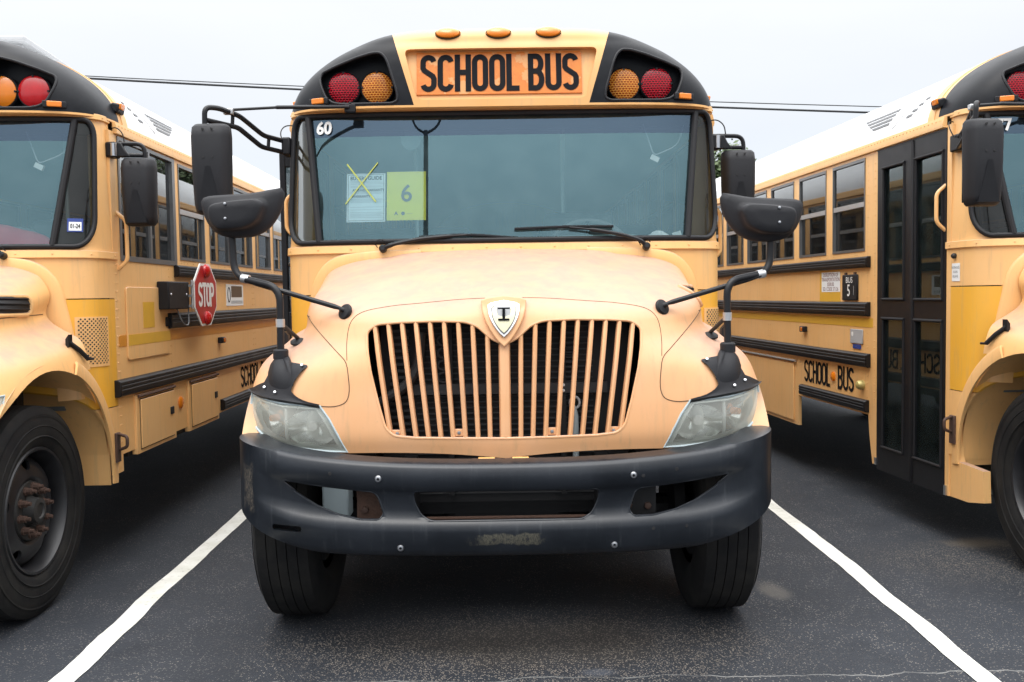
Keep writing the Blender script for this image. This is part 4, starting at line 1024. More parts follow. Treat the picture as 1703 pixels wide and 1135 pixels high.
    for y0, y1, p0, p1 in ((1.262, 1.735, 1.362, 1.652), (.848, 1.254, .888, 1.212)):
        g = MB()
        for a, b, c, d in ((y0, y1, .292, .462), (y0, y1, 1.362, 1.495), (y0, y1, 2.398, 2.522), (y0, p0, .462, 1.362), (p1, y1, .462, 1.362), (y0, p0, 1.495, 2.398), (p1, y1, 1.495, 2.398)):
            g.box(-1.185, -1.222, a, b, c, d)
        lf = part('door_leaf', g, 'black_metal', dr)
        part('upper_pane', MB().box(-1.205, -1.201, p0, p1, 1.495, 2.398), 'door_glass', dr); part('lower_pane', MB().box(-1.205, -1.201, p0, p1, .462, 1.362), 'door_glass', dr)
        for z in (.462, 1.362, 1.495, 2.398): part('pane_bead', MB().tube([(-1.224, p0 - .01, z), (-1.224, p1 + .01, z)], .010, 8), 'rubber', dr)
        for y in (p0, p1):
            for a, b in ((.462, 1.362), (1.495, 2.398)): part('pane_bead', MB().tube([(-1.222, y, a), (-1.222, y, b)], .009, 8), 'rubber', dr)
    part('door_seal', MB().box(-1.19, -1.232, 1.236, 1.266, .292, 2.522), 'rubber', dr, bevel=.008)
    part('door_header', MB().box(-1.19, -1.2235, .842, 1.742, 2.523, 2.531), 'black_metal', dr)
    part('door_jamb', MB().prism([(1.742, .66), (1.742, .325), (1.80, .315), (1.845, .50), (1.868, .66)], 'x', -1.19, -1.2205), 'paint_main')
    part('door_sill_foot', MB().box(-1.19, -1.23, 1.725, 1.755, .32, .37), 'steel'); part('door_sill_foot', MB().box(-1.19, -1.23, .815, .84, .30, .36), 'steel')
    part('door_post', MB().box(-1.19, -1.221, .797, .841, .30, .66), 'paint_main')
    part('cowl_corner', MB().prism([(.44, .335), (.60, .305), (.795, .30), (.795, .66), (.725, .66), (.720, .56), (.70, .525), (.45, .515)], 'x', -1.17, -1.213), 'paint_main')
    part('step_well', MB().box(-.62, -.60, .82, 1.78, .30, 1.0), 'interior')
    for k, (z, x) in enumerate(((.32, -1.16), (.60, -.98), (.85, -.80))): part('step', MB().box(x, -.60, .84, 1.74, z - .03, z), 'interior').data; part('step_edge', MB().box(x - .005, x + .03, .86, 1.72, z - .035, z + .004), 'handrail')
    part('handrail', MB().tube(fillet([(-1.10, 1.60, .45), (-1.10, 1.60, 1.20), (-1.02, 1.55, 1.27), (-.9, 1.5, 1.27)], .08), .014, 10), 'handrail')
    part('handrail', MB().tube([(-1.1, 1.18, 1.24), (-1.0, .95, 1.40)], .012, 10), 'handrail')
    part('heater_outlet', MB().lathe([(.07, 0), (.07, .02), (.05, .03), (.0, .02)], (-.63, 1.05, .95), (-1, 0, 0), 24), 'light_grey_print')
    part('side_lettering', strokes('SCHOOL', -3.055, .795, .545, .185, .026, dor, gap=.42, lift=(-1, 0, 0)), 'black_print')
    part('side_lettering', strokes('BUS', -2.385, .795, .285, .185, .026, dor, gap=.42, lift=(-1, 0, 0)), 'black_print')
    part('side_reflector', MB().lathe([(.038, 0), (.038, .010), (.028, .016), (.0, .018)], (-1.22, 2.465, .885), (-1, 0, 0), 24), 'amber')
    part('speaker_stud', MB().lathe([(.036, 0), (.034, .03), (.026, .045), (.012, .052), (0, .054)], (-1.22, 1.955, .868), (-1, 0, 0), 20), 'gold')
    bd = part('number_board', MB().box(-1.22, -1.236, 2.03, 2.285, 1.484, 1.678), 'black_plastic', bevel=.01)
    part('board_lettering', text_mesh('BUS', .062, lambda a, b: (-1.2375, 2.155 - a, 1.635 + b), bold=.0004, sx=1.1), 'white_print', bd)
    part('board_lettering', text_mesh('5', .125, lambda a, b: (-1.2375, 2.165 - a, 1.555 + b), bold=.001, sx=.9), 'white_print', bd)
    part('board_lettering', text_mesh('1', .10, lambda a, b: (-1.2375, 2.08 - a, 1.555 + b), bold=.0, sx=.6), 'light_grey_print', bd)
    for y in (2.08, 2.235): part('board_clip', MB().box(-1.22, -1.232, y - .014, y + .014, 1.674, 1.694), 'rust', bd)
    part('sticker', MB().box(-1.2195, -1.2225, 2.345, 2.73, 1.445, 1.725), 'tape_yellow')
    nt_p = part('warning_sticker', MB().box(-1.2215, -1.2235, 2.345, 2.692, 1.55, 1.705), 'paper_white')
    for k, t in enumerate(('DISRUPTION OF', 'TRANSPORTATION', '$500.00', 'ED. CODE 37.126')):
        part('sticker_lettering', text_mesh(t, .042, lambda a, b, k=k: (-1.2245, 2.518 - a, 1.682 - .037 * k + b), sx=.92), 'maroon_print', nt_p)
    pq = part('grey_plaque', MB().box(-1.22, -1.229, 1.95, 2.155, 1.165, 1.272), 'light_grey_print', bevel=.01)
    part('plaque_mark', MB().lathe([(.018, 0), (.0, .001)], (-1.2295, 2.115, 1.235), (-1, 0, 0), 14), 'white_print', pq)
    part('plaque_strip', MB().box(-1.22, -1.226, 1.985, 2.115, 1.128, 1.160), 'blue_print', pq)
    cp = empty('luggage_door', parent=root)
    part('door_frame', MB().box(-1.195, -1.2215, 3.18, 5.4, .40, .985), 'paint_main', cp); part('door_panel', MB().box(-1.2215, -1.233, 3.27, 5.3, .43, .93), 'paint_main', cp, bevel=.004)
    part('door_drip', MB().tube([(-1.236, 3.22, .955), (-1.236, 5.35, .955)], .010, 8), 'aluminium', cp)
    st_ = part('release_sticker', thick(shell(1.605, 1.712, 2, -.962, -.915, 4, off=.003), .002), 'paper_white')
    for k, t in enumerate(('ENTRANCE', 'DOOR', 'RELEASE')):
        part('sticker_lettering', text_mesh(t, .021, lambda a, b, k=k: tuple(sh(-.9385 + a / 1.42, 1.686 - .026 * k + b, .0055)), sx=.62), 'grey_print', st_)
    p = sh(-.945, 1.756, 0); part('release_knob', MB().lathe([(.016, 0), (.016, .014), (.010, .022), (.0, .024)], p, sh(-.945, 1.756, .1) - p, 16), 'hub_dark')
    # ---------------- wings badge on the roof sides
    for s in (1, -1):
        def rmap(y, h, s=s):
            # h measured along the roof curve from z=2.66 upwards
            z = 2.66 + h; x = capX(z); return Vector((s * (x + .004), y, z + .001))
        for k in range(4):
            h = .030 + .030 * k; y0 = 1.63; y1 = 1.86 + .075 * k
            part('badge_stripe', MB().grid([[rmap(y0 - .010 * k, h), rmap(y1, h)], [rmap(y0 - .012 * k, h + .017), rmap(y1 + .045, h + .017)]]), 'grey_print')
            part('badge_tick', MB().grid([[rmap(1.40 - .045 * k, h), rmap(1.33 - .04 * k, h)], [rmap(1.39 - .045 * k, h + .017), rmap(1.315 - .04 * k, h + .017)]]), 'grey_print')
        shp = [(1.45, .14), (1.56, .14), (1.60, .10), (1.585, .04), (1.55, -.01), (1.49, .03), (1.45, .09)]
        part('badge_shield', MB().tube([rmap(a, b) for a, b in shp], .002, 6, True), 'light_grey_print')
    # ---------------- rear, floor, chassis
    rear = MB().prism([(-1.19, .70), (1.19, .70), (1.19, 2.56)] + [(x, roof_z(x) - .02) for x in xs[::-1][2:-2]] + [(-1.19, 2.56)], 'y', BEND - .04, BEND)
    part('rear_wall', rear, 'paint_main')
    part('floor', MB().box(-1.185, -.60, 1.78, BEND - .05, .95, 1.0).box(-.60, 1.185, .86, BEND - .05, .95, 1.0), 'interior')
    part('dash_wall', MB().box(-1.0, 1.0, .60, .63, .95, 1.80), 'interior')
    for s in (1, -1): part('inner_pillar', MB().box(s * 1.09, s * 1.188, .80, .835, 1.84, 2.52), 'trim_tan', bevel=.01)
    part('header_liner', MB().box(-1.13, 1.13, .90, .95, 2.54, 2.60), 'interior')
    part('ceiling_liner', MB().grid([[Vector((x * .975, y, roof_z(x) - .045)) for x in xs] for y in (1.0, 3.5, 7, BEND - .05)]), 'ceiling')
    part('front_axle', MB().tube([(-1.0, 0, .50), (1.0, 0, .50)], .06, 10), 'engine_dark'); part('rear_axle', MB().tube([(-.9, 6.4, .52), (.9, 6.4, .52)], .11, 12), 'engine_dark')
    part('fuel_tank', MB().box(-.36, .36, 3.2, 5.2, .42, .92), 'engine_dark', bevel=.05); part('gearbox', MB().box(-.2, .2, .3, 2.6, .46, .92), 'engine_dark', bevel=.04); part('frame_cross_bar', MB().box(-.4, .4, .9, 1.1, .52, .60), 'engine_dark')
    part('oil_pan', MB().box(-.30, .30, -.30, .9, .36, .62), 'engine_dark', bevel=.06)  # oil pan and leaf springs added as occluders, to darken the ground underneath
    for s in (1, -1): part('leaf_spring', MB().tube([(s * .43, -.6, .62), (s * .43, -.2, .46), (s * .43, .2, .45), (s * .43, .75, .62)], .045, 8), 'engine_dark'); part('brake_backing', MB().lathe([(.24, 0), (.24, .05)], (s * .80, 0, .525), (s, 0, 0), 24), 'engine_dark')
    part('battery_tray', MB().box(.75, 1.19, .98, 2.7, .62, .94), 'engine_dark'); part('air_tank', MB().lathe([(.13, -.6), (.15, -.5), (.15, .5), (.13, .6)], (-.85, 2.5, .72), (0, 1, 0), 20), 'engine_dark')
    # ---------------- wheels
    def tyre(R0, W):
        h = W / 2; p = [(R0 * a, b * h) for a, b in ((.585, -.78), (.62, -.90), (.68, -.985), (.75, -1.02), (.82, -1.02), (.88, -.995), (.93, -.95), (.962, -.895), (.982, -.84))]
        rib = [-.82, -.50, -.47, -.17, -.14, .14, .17, .47, .50, .82]
        for k in range(5):
            a, b = rib[2 * k], rib[2 * k + 1]; c = lambda q: R0 * (1 - .012 * q * q)
            if k: p += [(R0 * .976, a * h - .0004)]
            p += [(c(a), a * h), (c(b), b * h)]
            if k < 4: p += [(R0 * .976, b * h + .0004)]
        q = []
        for r_, w_ in p: q.append((r_, w_ if abs(w_) < h * 1.1 else w_))
        p = [(r_, w_) for r_, w_ in q if not (r_ == R0 * .976 and abs(w_) > h)]
        p += [(R0 * a, -b * h) for a, b in ((.982, -.84), (.962, -.895), (.93, -.95), (.88, -.995), (.82, -1.02), (.75, -1.02), (.68, -.985), (.62, -.90), (.585, -.78))]
        return p
    def wheel(x, y, s, steer=True):
        e = empty('wheel', parent=root); c = (x, y, .525); ax = (s, 0, 0); Rr = .525
        part('tyre', MB().lathe(tyre(Rr, .28), c, ax, 72, False), 'tyre_rubber', e, angle=30)
        for a in (.70, .80, .90): part('sidewall_ring', MB().lathe([(Rr * a - .006, .141), (Rr * a, .146 - (.006 if a > .85 else 0)), (Rr * a + .006, .141)], c, ax, 64, False), 'tyre_rubber', e)
        part('rim_flange', MB().lathe([(.318, .118), (.312, .128), (.300, .126), (.290, .108), (.282, .06), (.278, -.10)], c, ax, 56, False), 'wheel_black', e)
        dish = [(.284, .020), (.268, .045), (.245, .070), (.215, .084), (.17, .090), (.155, .080), (.145, .070)] if steer else [(.284, -.03), (.25, -.07), (.2, -.09), (.14, -.09)]
        th = [(r - .0, h - .016) for r, h in dish[::-1]]
        o = part('rim_disc', MB().lathe(dish + th + [dish[0]], c, ax, 56, False), 'wheel_black', e)
        ho = []
        for k in range(5):
            a = R(72 * k + 20); ho.append(MB().lathe([(.034, -.2), (.034, .3)], (x, y + .238 * math.cos(a), .525 + .238 * math.sin(a)), ax, 20))
        boolean(o, ho)
        part('brake_drum', MB().lathe([(.27, -.10), (.27, -.03), (.15, -.03), (.15, .03)], c, ax, 40), 'engine_dark', e)
        part('hub', MB().lathe([(.150, .072), (.146, .088), (.09, .090), (.082, .075), (.075, .078), (.066, .10), (.062, .132), (.040, .136), (.034, .128), (.0, .126)], c, ax, 32, False), 'hub_dark', e)
        for k in range(10):
            a = R(36 * k + 8); q = (x, y + .118 * math.cos(a), .525 + .118 * math.sin(a))
            part('wheel_nut', MB().lathe([(.022, .085), (.022, .097), (.017, .099), (.017, .122), (.010, .124), (.010, .142), (.0, .143)], q, ax, 8, False), 'rust_nut', e)
    for s in (1, -1):
        wheel(s * 1.008, 0, s)
        wheel(s * 1.02, 6.4, s, False)
    # ---------------- wipers
    for pts, bl in (([(-.655, .435, 1.825), (-.60, .42, 1.845), (-.47, .44, 1.872), (-.29, .455, 1.888), (-.20, .46, 1.892)], [(-.46, .462, 1.885), (-.20, .462, 1.893), (.08, .462, 1.872)]),
                    ([(.775, .435, 1.818), (.74, .42, 1.85), (.64, .44, 1.882), (.48, .455, 1.912), (.36, .46, 1.925)], [(.06, .468, 1.922), (.36, .466, 1.930), (.60, .466, 1.928)])):
        w = empty('wiper', parent=root)
        part('wiper_arm', MB().tube(fillet(pts, .05), [.013] * 4 + [.011] * (len(fillet(pts, .05)) - 8) + [.006] * 4, 8), 'black_metal', w)
        part('wiper_pivot', MB().lathe([(.020, -.005), (.020, .03), (.012, .04)], Vector(pts[0]) + Vector((0, .015, -.006)), (0, -1, .2), 16), 'black_metal', w)
        part('wiper_blade', MB().tube([crom(bl, k / 12) for k in range(13)], .0075, 6), 'rubber', w)
        part('washer_hose', MB().tube(fillet([Vector(pts[0]) + Vector((.02, .0, .02)), Vector(pts[0]) + Vector((.0, -.02, .05)), Vector(pts[0]) + Vector((-.05, 0, .035)), Vector(pts[0]) + Vector((-.03, .01, .005))], .03), .003, 6), 'rubber', w)
    # ---------------- inside
    ds = [[Vector((x, y, 1.845 + .06 * smooth(.1, .35, x) * (1 - smooth(.75, .95, x)) * smooth(.55, .8, y) + (0 if y < .9 else -.05))) for x in [-1.08 + 2.16 * k / 40 for k in range(41)]] for y in (.52, .60, .70, .80, .92)]
    part('dashboard', MB().grid(ds).grid([ds[-1], [p + Vector((0, .02, -.45)) for p in ds[-1]]]), 'dash', angle=60)
    sw = empty('steering_wheel', parent=root); c = Vector((.51, .93, 1.845)); n = Vector((0, -.72, .69)).normalized(); a1 = Vector((1, 0, 0)); a2 = n.cross(a1)
    part('wheel_rim', MB().tube([c + (a1 * math.cos(2 * PI * k / 32) + a2 * math.sin(2 * PI * k / 32)) * .225 for k in range(32)], .016, 8, True), 'grey_print', sw)
    part('spokes', MB().tube([c - a1 * .22, c, c + a1 * .22], .013, 8).tube([c, c + a2 * .22], .013, 8).lathe([(.05, -.02), (.05, .02)], c, n, 16), 'rubber', sw)
    part('steering_column', MB().tube([c, c - n * .7], .035, 10), 'rubber', sw)
    dsx = empty('driver_seat', parent=root)
    part('cushion', MB().box(.26, .76, 1.30, 1.78, 1.38, 1.5), 'seat_vinyl', dsx, bevel=.04); part('backrest', MB().box(.27, .75, 1.74, 1.86, 1.45, 2.12), 'seat_vinyl', dsx, bevel=.04); part('pedestal', MB().box(.36, .66, 1.4, 1.7, 1.0, 1.39), 'interior', dsx)
    for i in range(11):
        for x0, x1 in ((-1.16, -.26), (.26, 1.16)):
            if x0 > 0 and i == 0: pass
            y = 2.35 + .72 * i
            g = empty('passenger_seat', parent=root)
            part('cushion', MB().box(x0, x1, y - .38, y + .02, 1.30, 1.43), 'seat_vinyl', g, bevel=.03)
            part('backrest', MB().box(x0, x1, y + .02, y + .12, 1.32, 2.08), 'seat_vinyl', g, bevel=.04)
    for x, y in ((-.6, 1.80), (.42, 2.0)): part('stanchion', MB().tube([(x, y, 1.0), (x, y, 3.0)], .016, 8), 'handrail')
    part('barrier', MB().box(-1.15, -.45, 1.85, 1.88, 1.25, 2.0), 'seat_vinyl', bevel=.02)
    part('cab_fan_cable', MB().tube(fillet([(.80, .70, 2.52), (.84, .70, 2.40), (.86, .70, 2.34), (1.0, .72, 2.40), (1.04, .75, 2.52)], .05), .004, 6), 'light_grey_print')
    part('hanging_box', MB().obox((.865, .70, 2.325), (1, 0, -.5), (0, 1, 0), (.5, 0, 1), .05, .02, .03), 'white_print')
    part('interior_lamp', MB().lathe([(.06, 0), (.06, .02), (.04, .03), (0, .03)], (-.55, 1.02, 2.50), (0, -1, 0), 20), 'pale_plastic')
    tag(part('rivets', rv, 'paint_main', fix=False), kind='stuff')
    return root

# extra materials that need their own marks
def bumper_mat():
    m, nt, N, L, P = newmat('bumper_black'); M['bumper_black'] = m
    tc = N.new('ShaderNodeTexCoord'); ob = tc.outputs['Object']
    n1 = noise(N, L, ob, 4, 6, .6); n2 = noise(N, L, ob, 22, 5, .6, (2.2, 1, .18)); n3 = noise(N, L, ob, 55, 6, .7)
    c = mixc(N, L, ramp01(N, L, n1, .3, .7), (.0075, .0098, .0135), (.0155, .019, .025))
    c = mixc(N, L, math_node(N, L, 'MULTIPLY', ramp01(N, L, n2, .55, .8), .35), c, (.07, .075, .08))
    c = mixc(N, L, math_node(N, L, 'MULTIPLY', ramp01(N, L, n3, .70, .78), .4), c, (.16, .16, .15))
    n5 = noise(N, L, ob, 24, 6, .7, (1, 1, .6)); n6 = noise(N, L, ob, 150, 5, .75, (1.6, 1, .5))
    # scraped plate bracket mark in the middle and a torn decal at the left end
    sx = N.new('ShaderNodeSeparateXYZ'); L.new(ob, sx.inputs[0])
    def patch(x0, x1, z0, z1, col, amt, lo, hi):
        ex = math_node(N, L, 'DIVIDE', math_node(N, L, 'ABSOLUTE', math_node(N, L, 'SUBTRACT', sx.outputs['X'], (x0 + x1) / 2)), (x1 - x0) / 2)
        ez = math_node(N, L, 'DIVIDE', math_node(N, L, 'ABSOLUTE', math_node(N, L, 'SUBTRACT', sx.outputs['Z'], (z0 + z1) / 2)), (z1 - z0) / 2)
        wob = math_node(N, L, 'MULTIPLY', math_node(N, L, 'SUBTRACT', n5, .5), 1.6); k = math_node(N, L, 'SUBTRACT', 1.0, math_node(N, L, 'MAXIMUM', ex, ez)); k = ramp01(N, L, math_node(N, L, 'ADD', k, wob), .0, .35)
        return mixc(N, L, math_node(N, L, 'MULTIPLY', math_node(N, L, 'MULTIPLY', k, ramp01(N, L, n6, lo, hi)), amt), c, col)
    c = patch(-.15, .15, .540, .592, (.12, .112, .082), .8, .30, .62)
    c = patch(-1.135, -1.075, .66, .86, (.17, .145, .115), .75, .44, .62)
    L.new(c, P.inputs['Base Color'])
    r = math_node(N, L, 'MULTIPLY_ADD', n1, .25); r.node.inputs[2].default_value = .20; L.new(r, P.inputs['Roughness']); P.inputs['Specular IOR Level'].default_value = .42
    b = N.new('ShaderNodeBump'); b.inputs['Strength'].default_value = .12; b.inputs['Distance'].default_value = .004; L.new(n3, b.inputs['Height']); L.new(b.outputs[0], P.inputs['Normal'])
bumper_mat()
def tyre_mat():
    m, nt, N, L, P = newmat('tyre_rubber'); M['tyre_rubber'] = m
    tc = N.new('ShaderNodeTexCoord'); ob = tc.outputs['Object']; n1 = noise(N, L, ob, 6, 6, .6); n2 = noise(N, L, ob, 60, 4)
    c = mixc(N, L, ramp01(N, L, n1, .3, .75), (.008, .008, .009), (.022, .021, .019)); L.new(c, P.inputs['Base Color']); P.inputs['Roughness'].default_value = .8; P.inputs['Specular IOR Level'].default_value = .25
    b = N.new('ShaderNodeBump'); b.inputs['Strength'].default_value = .3; b.inputs['Distance'].default_value = .003; L.new(n2, b.inputs['Height']); L.new(b.outputs[0], P.inputs['Normal'])
tyre_mat()
def sign_mat():
    m, nt, N, L, P = newmat('sign_orange'); M['sign_orange'] = m
    tc = N.new('ShaderNodeTexCoord'); ob = tc.outputs['Object']; n1 = noise(N, L, ob, 9, 5, .6); n2 = noise(N, L, ob, 26, 6, .7)
    c = mixc(N, L, ramp01(N, L, n2, .3, .7), (.56, .145, .007), (.64, .195, .013))
    k = N.new('ShaderNodeMapRange'); k.inputs[1].default_value = .575; k.inputs[2].default_value = .595; L.new(n1, k.inputs[0])
    c = mixc(N, L, math_node(N, L, 'MULTIPLY', k.outputs[0], .85), c, (.62, .30, .10)); L.new(c, P.inputs['Base Color']); P.inputs['Roughness'].default_value = .42
sign_mat()

# ------------------------------------------------------------------ ground
def asphalt():
    m, nt, N, L, P = newmat('asphalt'); M['asphalt'] = m
    tc = N.new('ShaderNodeTexCoord'); ob = tc.outputs['Object']
    n1 = noise(N, L, ob, .55, 5); n2 = noise(N, L, ob, 3.5, 6, .65); n3 = noise(N, L, ob, 160, 3, .6)
    c = mixc(N, L, ramp01(N, L, n1, .3, .7), (.0165, .0192, .0245), (.027, .031, .0385))
    c = mixc(N, L, math_node(N, L, 'MULTIPLY', ramp01(N, L, n2, .42, .8), .45), c, (.042, .046, .055))
    vo = N.new('ShaderNodeTexVoronoi'); vo.inputs['Scale'].default_value = 120; L.new(ob, vo.inputs['Vector'])
    vs = N.new('ShaderNodeSeparateXYZ'); L.new(vo.outputs['Color'], vs.inputs[0])
    stone = math_node(N, L, 'MULTIPLY', math_node(N, L, 'LESS_THAN', vo.outputs['Distance'], .36), math_node(N, L, 'GREATER_THAN', vs.outputs['X'], .76))
    dens = math_node(N, L, 'ADD', math_node(N, L, 'MULTIPLY', ramp01(N, L, n2, .35, .65), .7), .15)
    c = mixc(N, L, math_node(N, L, 'MULTIPLY', stone, dens), c, (.24, .22, .19))
    sx = N.new('ShaderNodeSeparateXYZ'); L.new(ob, sx.inputs[0])
    def mask(x, y, rx, ry):
        a = math_node(N, L, 'DIVIDE', math_node(N, L, 'SUBTRACT', sx.outputs['X'], x), rx); b = math_node(N, L, 'DIVIDE', math_node(N, L, 'SUBTRACT', sx.outputs['Y'], y), ry)
        r = math_node(N, L, 'SQRT', math_node(N, L, 'ADD', math_node(N, L, 'MULTIPLY', a, a), math_node(N, L, 'MULTIPLY', b, b)))
        return math_node(N, L, 'SUBTRACT', 1.0, ramp01(N, L, math_node(N, L, 'ADD', r, math_node(N, L, 'MULTIPLY', n2, .9)), .8, 1.6))
    grit = math_node(N, L, 'MULTIPLY', math_node(N, L, 'LESS_THAN', vo.outputs['Distance'], .42), math_node(N, L, 'GREATER_THAN', vs.outputs['Y'], .50))
    c = mixc(N, L, math_node(N, L, 'MULTIPLY', grit, mask(.05, 4.02, 1.25, .55)), c, (.23, .20, .17))
    c = mixc(N, L, math_node(N, L, 'MULTIPLY', grit, math_node(N, L, 'MULTIPLY', mask(2.9, 5.2, .9, .5), .8)), c, (.20, .175, .14))
    def blob(x, y, rx, ry, col, amt):
        a = math_node(N, L, 'DIVIDE', math_node(N, L, 'SUBTRACT', sx.outputs['X'], x), rx); b = math_node(N, L, 'DIVIDE', math_node(N, L, 'SUBTRACT', sx.outputs['Y'], y), ry)
        r = math_node(N, L, 'SQRT', math_node(N, L, 'ADD', math_node(N, L, 'MULTIPLY', a, a), math_node(N, L, 'MULTIPLY', b, b)))
        r = math_node(N, L, 'ADD', r, math_node(N, L, 'MULTIPLY', n2, .9))
        k = math_node(N, L, 'SUBTRACT', 1.0, ramp01(N, L, r, .7, 1.5)); return mixc(N, L, math_node(N, L, 'MULTIPLY', k, amt), c, col)
    c = blob(.1, 4.05, 1.0, .38, (.075, .064, .052), .42)
    c = blob(2.88, 5.55, .26, .16, (.15, .125, .095), .75)
    c = blob(3.3, 5.0, .45, .15, (.11, .095, .075), .5)
    c = blob(1.36, 4.72, .1, .2, (.13, .12, .105), .5); c = blob(-.95, 4.72, .25, .3, (.09, .082, .07), .5)
    c = blob(.35, 3.72, .1, .05, (.09, .10, .12), .5)
    # a long hairline crack across the front of the bays
    nx = N.new('ShaderNodeTexNoise'); nx.noise_dimensions = '1D'; nx.inputs['Scale'].default_value = 2.4; nx.inputs['Detail'].default_value = 7; L.new(sx.outputs['X'], nx.inputs['W'])
    d = math_node(N, L, 'ABSOLUTE', math_node(N, L, 'SUBTRACT', sx.outputs['Y'], math_node(N, L, 'MULTIPLY_ADD', nx.outputs['Fac'], .16)))
    d.node.inputs[0].links[0].from_node.inputs[1].links[0].from_node.inputs[2].default_value = 3.58
    k = math_node(N, L, 'LESS_THAN', d, .0045)
    c = mixc(N, L, math_node(N, L, 'MULTIPLY', k, ramp01(N, L, n2, .3, .6)), c, (.17, .17, .165))
    n5 = noise(N, L, ob, .9, 8, .7); c = mixc(N, L, math_node(N, L, 'MULTIPLY', ramp01(N, L, n5, .56, .70), .55), c, (.012, .0145, .020))
    L.new(c, P.inputs['Base Color'])
    r = math_node(N, L, 'MULTIPLY_ADD', n2, .22); r.node.inputs[2].default_value = .62; L.new(r, P.inputs['Roughness']); P.inputs['Specular IOR Level'].default_value = .3
    h = math_node(N, L, 'ADD', math_node(N, L, 'MULTIPLY', vo.outputs['Distance'], .8), math_node(N, L, 'MULTIPLY', n3, .6))
    b = N.new('ShaderNodeBump'); b.inputs['Strength'].default_value = .5; b.inputs['Distance'].default_value = .006; L.new(h, b.inputs['Height']); L.new(b.outputs[0], P.inputs['Normal'])
asphalt()
def line_mat():
    m, nt, N, L, P = newmat('line_paint'); M['line_paint'] = m
    tc = N.new('ShaderNodeTexCoord'); ob = tc.outputs['Object']; n1 = noise(N, L, ob, 30, 6, .7); n2 = noise(N, L, ob, 5, 4)
    c = mixc(N, L, ramp01(N, L, n2, .3, .7), (.60, .60, .54), (.74, .74, .70)); c = mixc(N, L, math_node(N, L, 'MULTIPLY', ramp01(N, L, n1, .56, .72), .7), c, (.26, .25, .22))
    L.new(c, P.inputs['Base Color']); P.inputs['Roughness'].default_value = .6
    b = N.new('ShaderNodeBump'); b.inputs['Strength'].default_value = .4; b.inputs['Distance'].default_value = .004; n3 = noise(N, L, ob, 140, 3); L.new(n3, b.inputs['Height']); L.new(b.outputs[0], P.inputs['Normal'])
line_mat()
tag(obj('ground', MB().add([(-900, -900, 0), (900, -900, 0), (900, 900, 0), (-900, 900, 0)], [(0, 1, 2, 3)]), 'asphalt'), 'dark sealed asphalt of the parking lot', kind='structure')
def parking_line(pts, w, label, seed):
    rnd = random.Random(seed); L_ = []; Rr = []; n = 90; a = b = 0
    for k in range(n + 1):
        p = crom(pts, k / n); a = a * .8 + rnd.uniform(-.003, .003); b = b * .8 + rnd.uniform(-.003, .003)
        wob = .004 * math.sin(k * .61 + seed) + .006 * math.sin(k * .27 + 2 * seed) * math.sin(k * .13 + seed)
        L_.append((p[0] - w / 2 + a + wob, p[1], .004)); Rr.append((p[0] + w / 2 + b + wob, p[1], .004))
    tag(obj('parking_line', MB().grid([L_, Rr]), 'line_paint'), label, kind='structure')
parking_line([(-1.84, 2.2), (-1.852, 3.7), (-1.90, 4.7), (-1.945, 6.7), (-2.0, 9.0), (-2.05, 12.0)], .110, 'white painted bay line on the left of the middle bus', 1)
parking_line([(1.86, 2.2), (1.878, 3.56), (1.905, 4.9), (1.905, 6.7), (1.90, 9.0), (1.90, 12.0)], .100, 'white painted bay line on the right of the middle bus', 4)

# ------------------------------------------------------------------ the three buses
proto = build_bus()
parts = []
def walk(o):
    for c in o.children: parts.append(c); walk(c)
walk(proto)
SIDE = {'paint_main': 'paint_side', 'paint_hood': 'paint_side', 'cap_main': 'cap_side', 'panel_main': 'panel_side'}
def copy_tree(o, parent, extra):
    if o.name.startswith('crossover_mirror'): return None       # the neighbours have none
    c = o.copy(); COL.objects.link(c); c.parent = parent
    if o.type == 'MESH':
        for sl in c.material_slots:
            nm = sl.material.name
            new = SIDE.get(nm, extra.get(nm))
            if new: sl.link = 'OBJECT'; sl.material = M[new]
    for ch in list(o.children): copy_tree(ch, c, extra)
    return c
kids = {o: list(o.children) for o in [proto] + parts}
left = copy_tree(proto, None, {'lens_red': 'red_lens', 'lens_amber': 'amber'})
right = copy_tree(proto, None, {})
proto.location = (-.0195, 4.562, 0)
left.location = (-3.488, 4.522, 0); left.rotation_euler = (0, 0, .014)
right.location = (3.937, 4.815, 0); right.rotation_euler = (0, 0, .0676)
G = 'school buses parked side by side'
tag(proto, 'faded yellow school bus in the middle facing forward, number 60 on its windshield', 'bus', G)
tag(left, 'yellow school bus on the left showing its driver side and red stop arm', 'bus', G)
tag(right, 'yellow school bus on the right with black folding entrance door, number 77', 'bus', G)
# the middle bus's front door leaf stands ajar
dl = empty('open_door_leaf', parent=proto)
g = MB()
for a, b, c, d in ((-1.325, -1.292, .34, 2.43), (-1.292, -1.236, 2.34, 2.43), (-1.292, -1.236, .34, .46), (-1.292, -1.236, 1.36, 1.48)): g.box(a, b, .93, .965, c, d)
obj('leaf_frame', g, 'black_metal', dl, bevel=.004); obj('upper_pane', MB().box(-1.292, -1.236, .945, .949, 1.48, 2.34), 'side_glass', dl); obj('lower_pane', MB().box(-1.292, -1.236, .945, .949, .46, 1.36), 'side_glass', dl)
# numbers on the windshields
def num(parent, t, x, z, size=.098):
    y = sh(sh_u(x, z), z, .012).y
    obj('windshield_number', text_mesh(t, size, lambda a, b: tuple(sh(sh_u(x, z) + a / 1.42, z + b, .004)), bold=.0035, sx=.92), 'white_print', parent)
num(proto, '60', -.995, 2.505); num(right, '77', -1.0, 2.505)
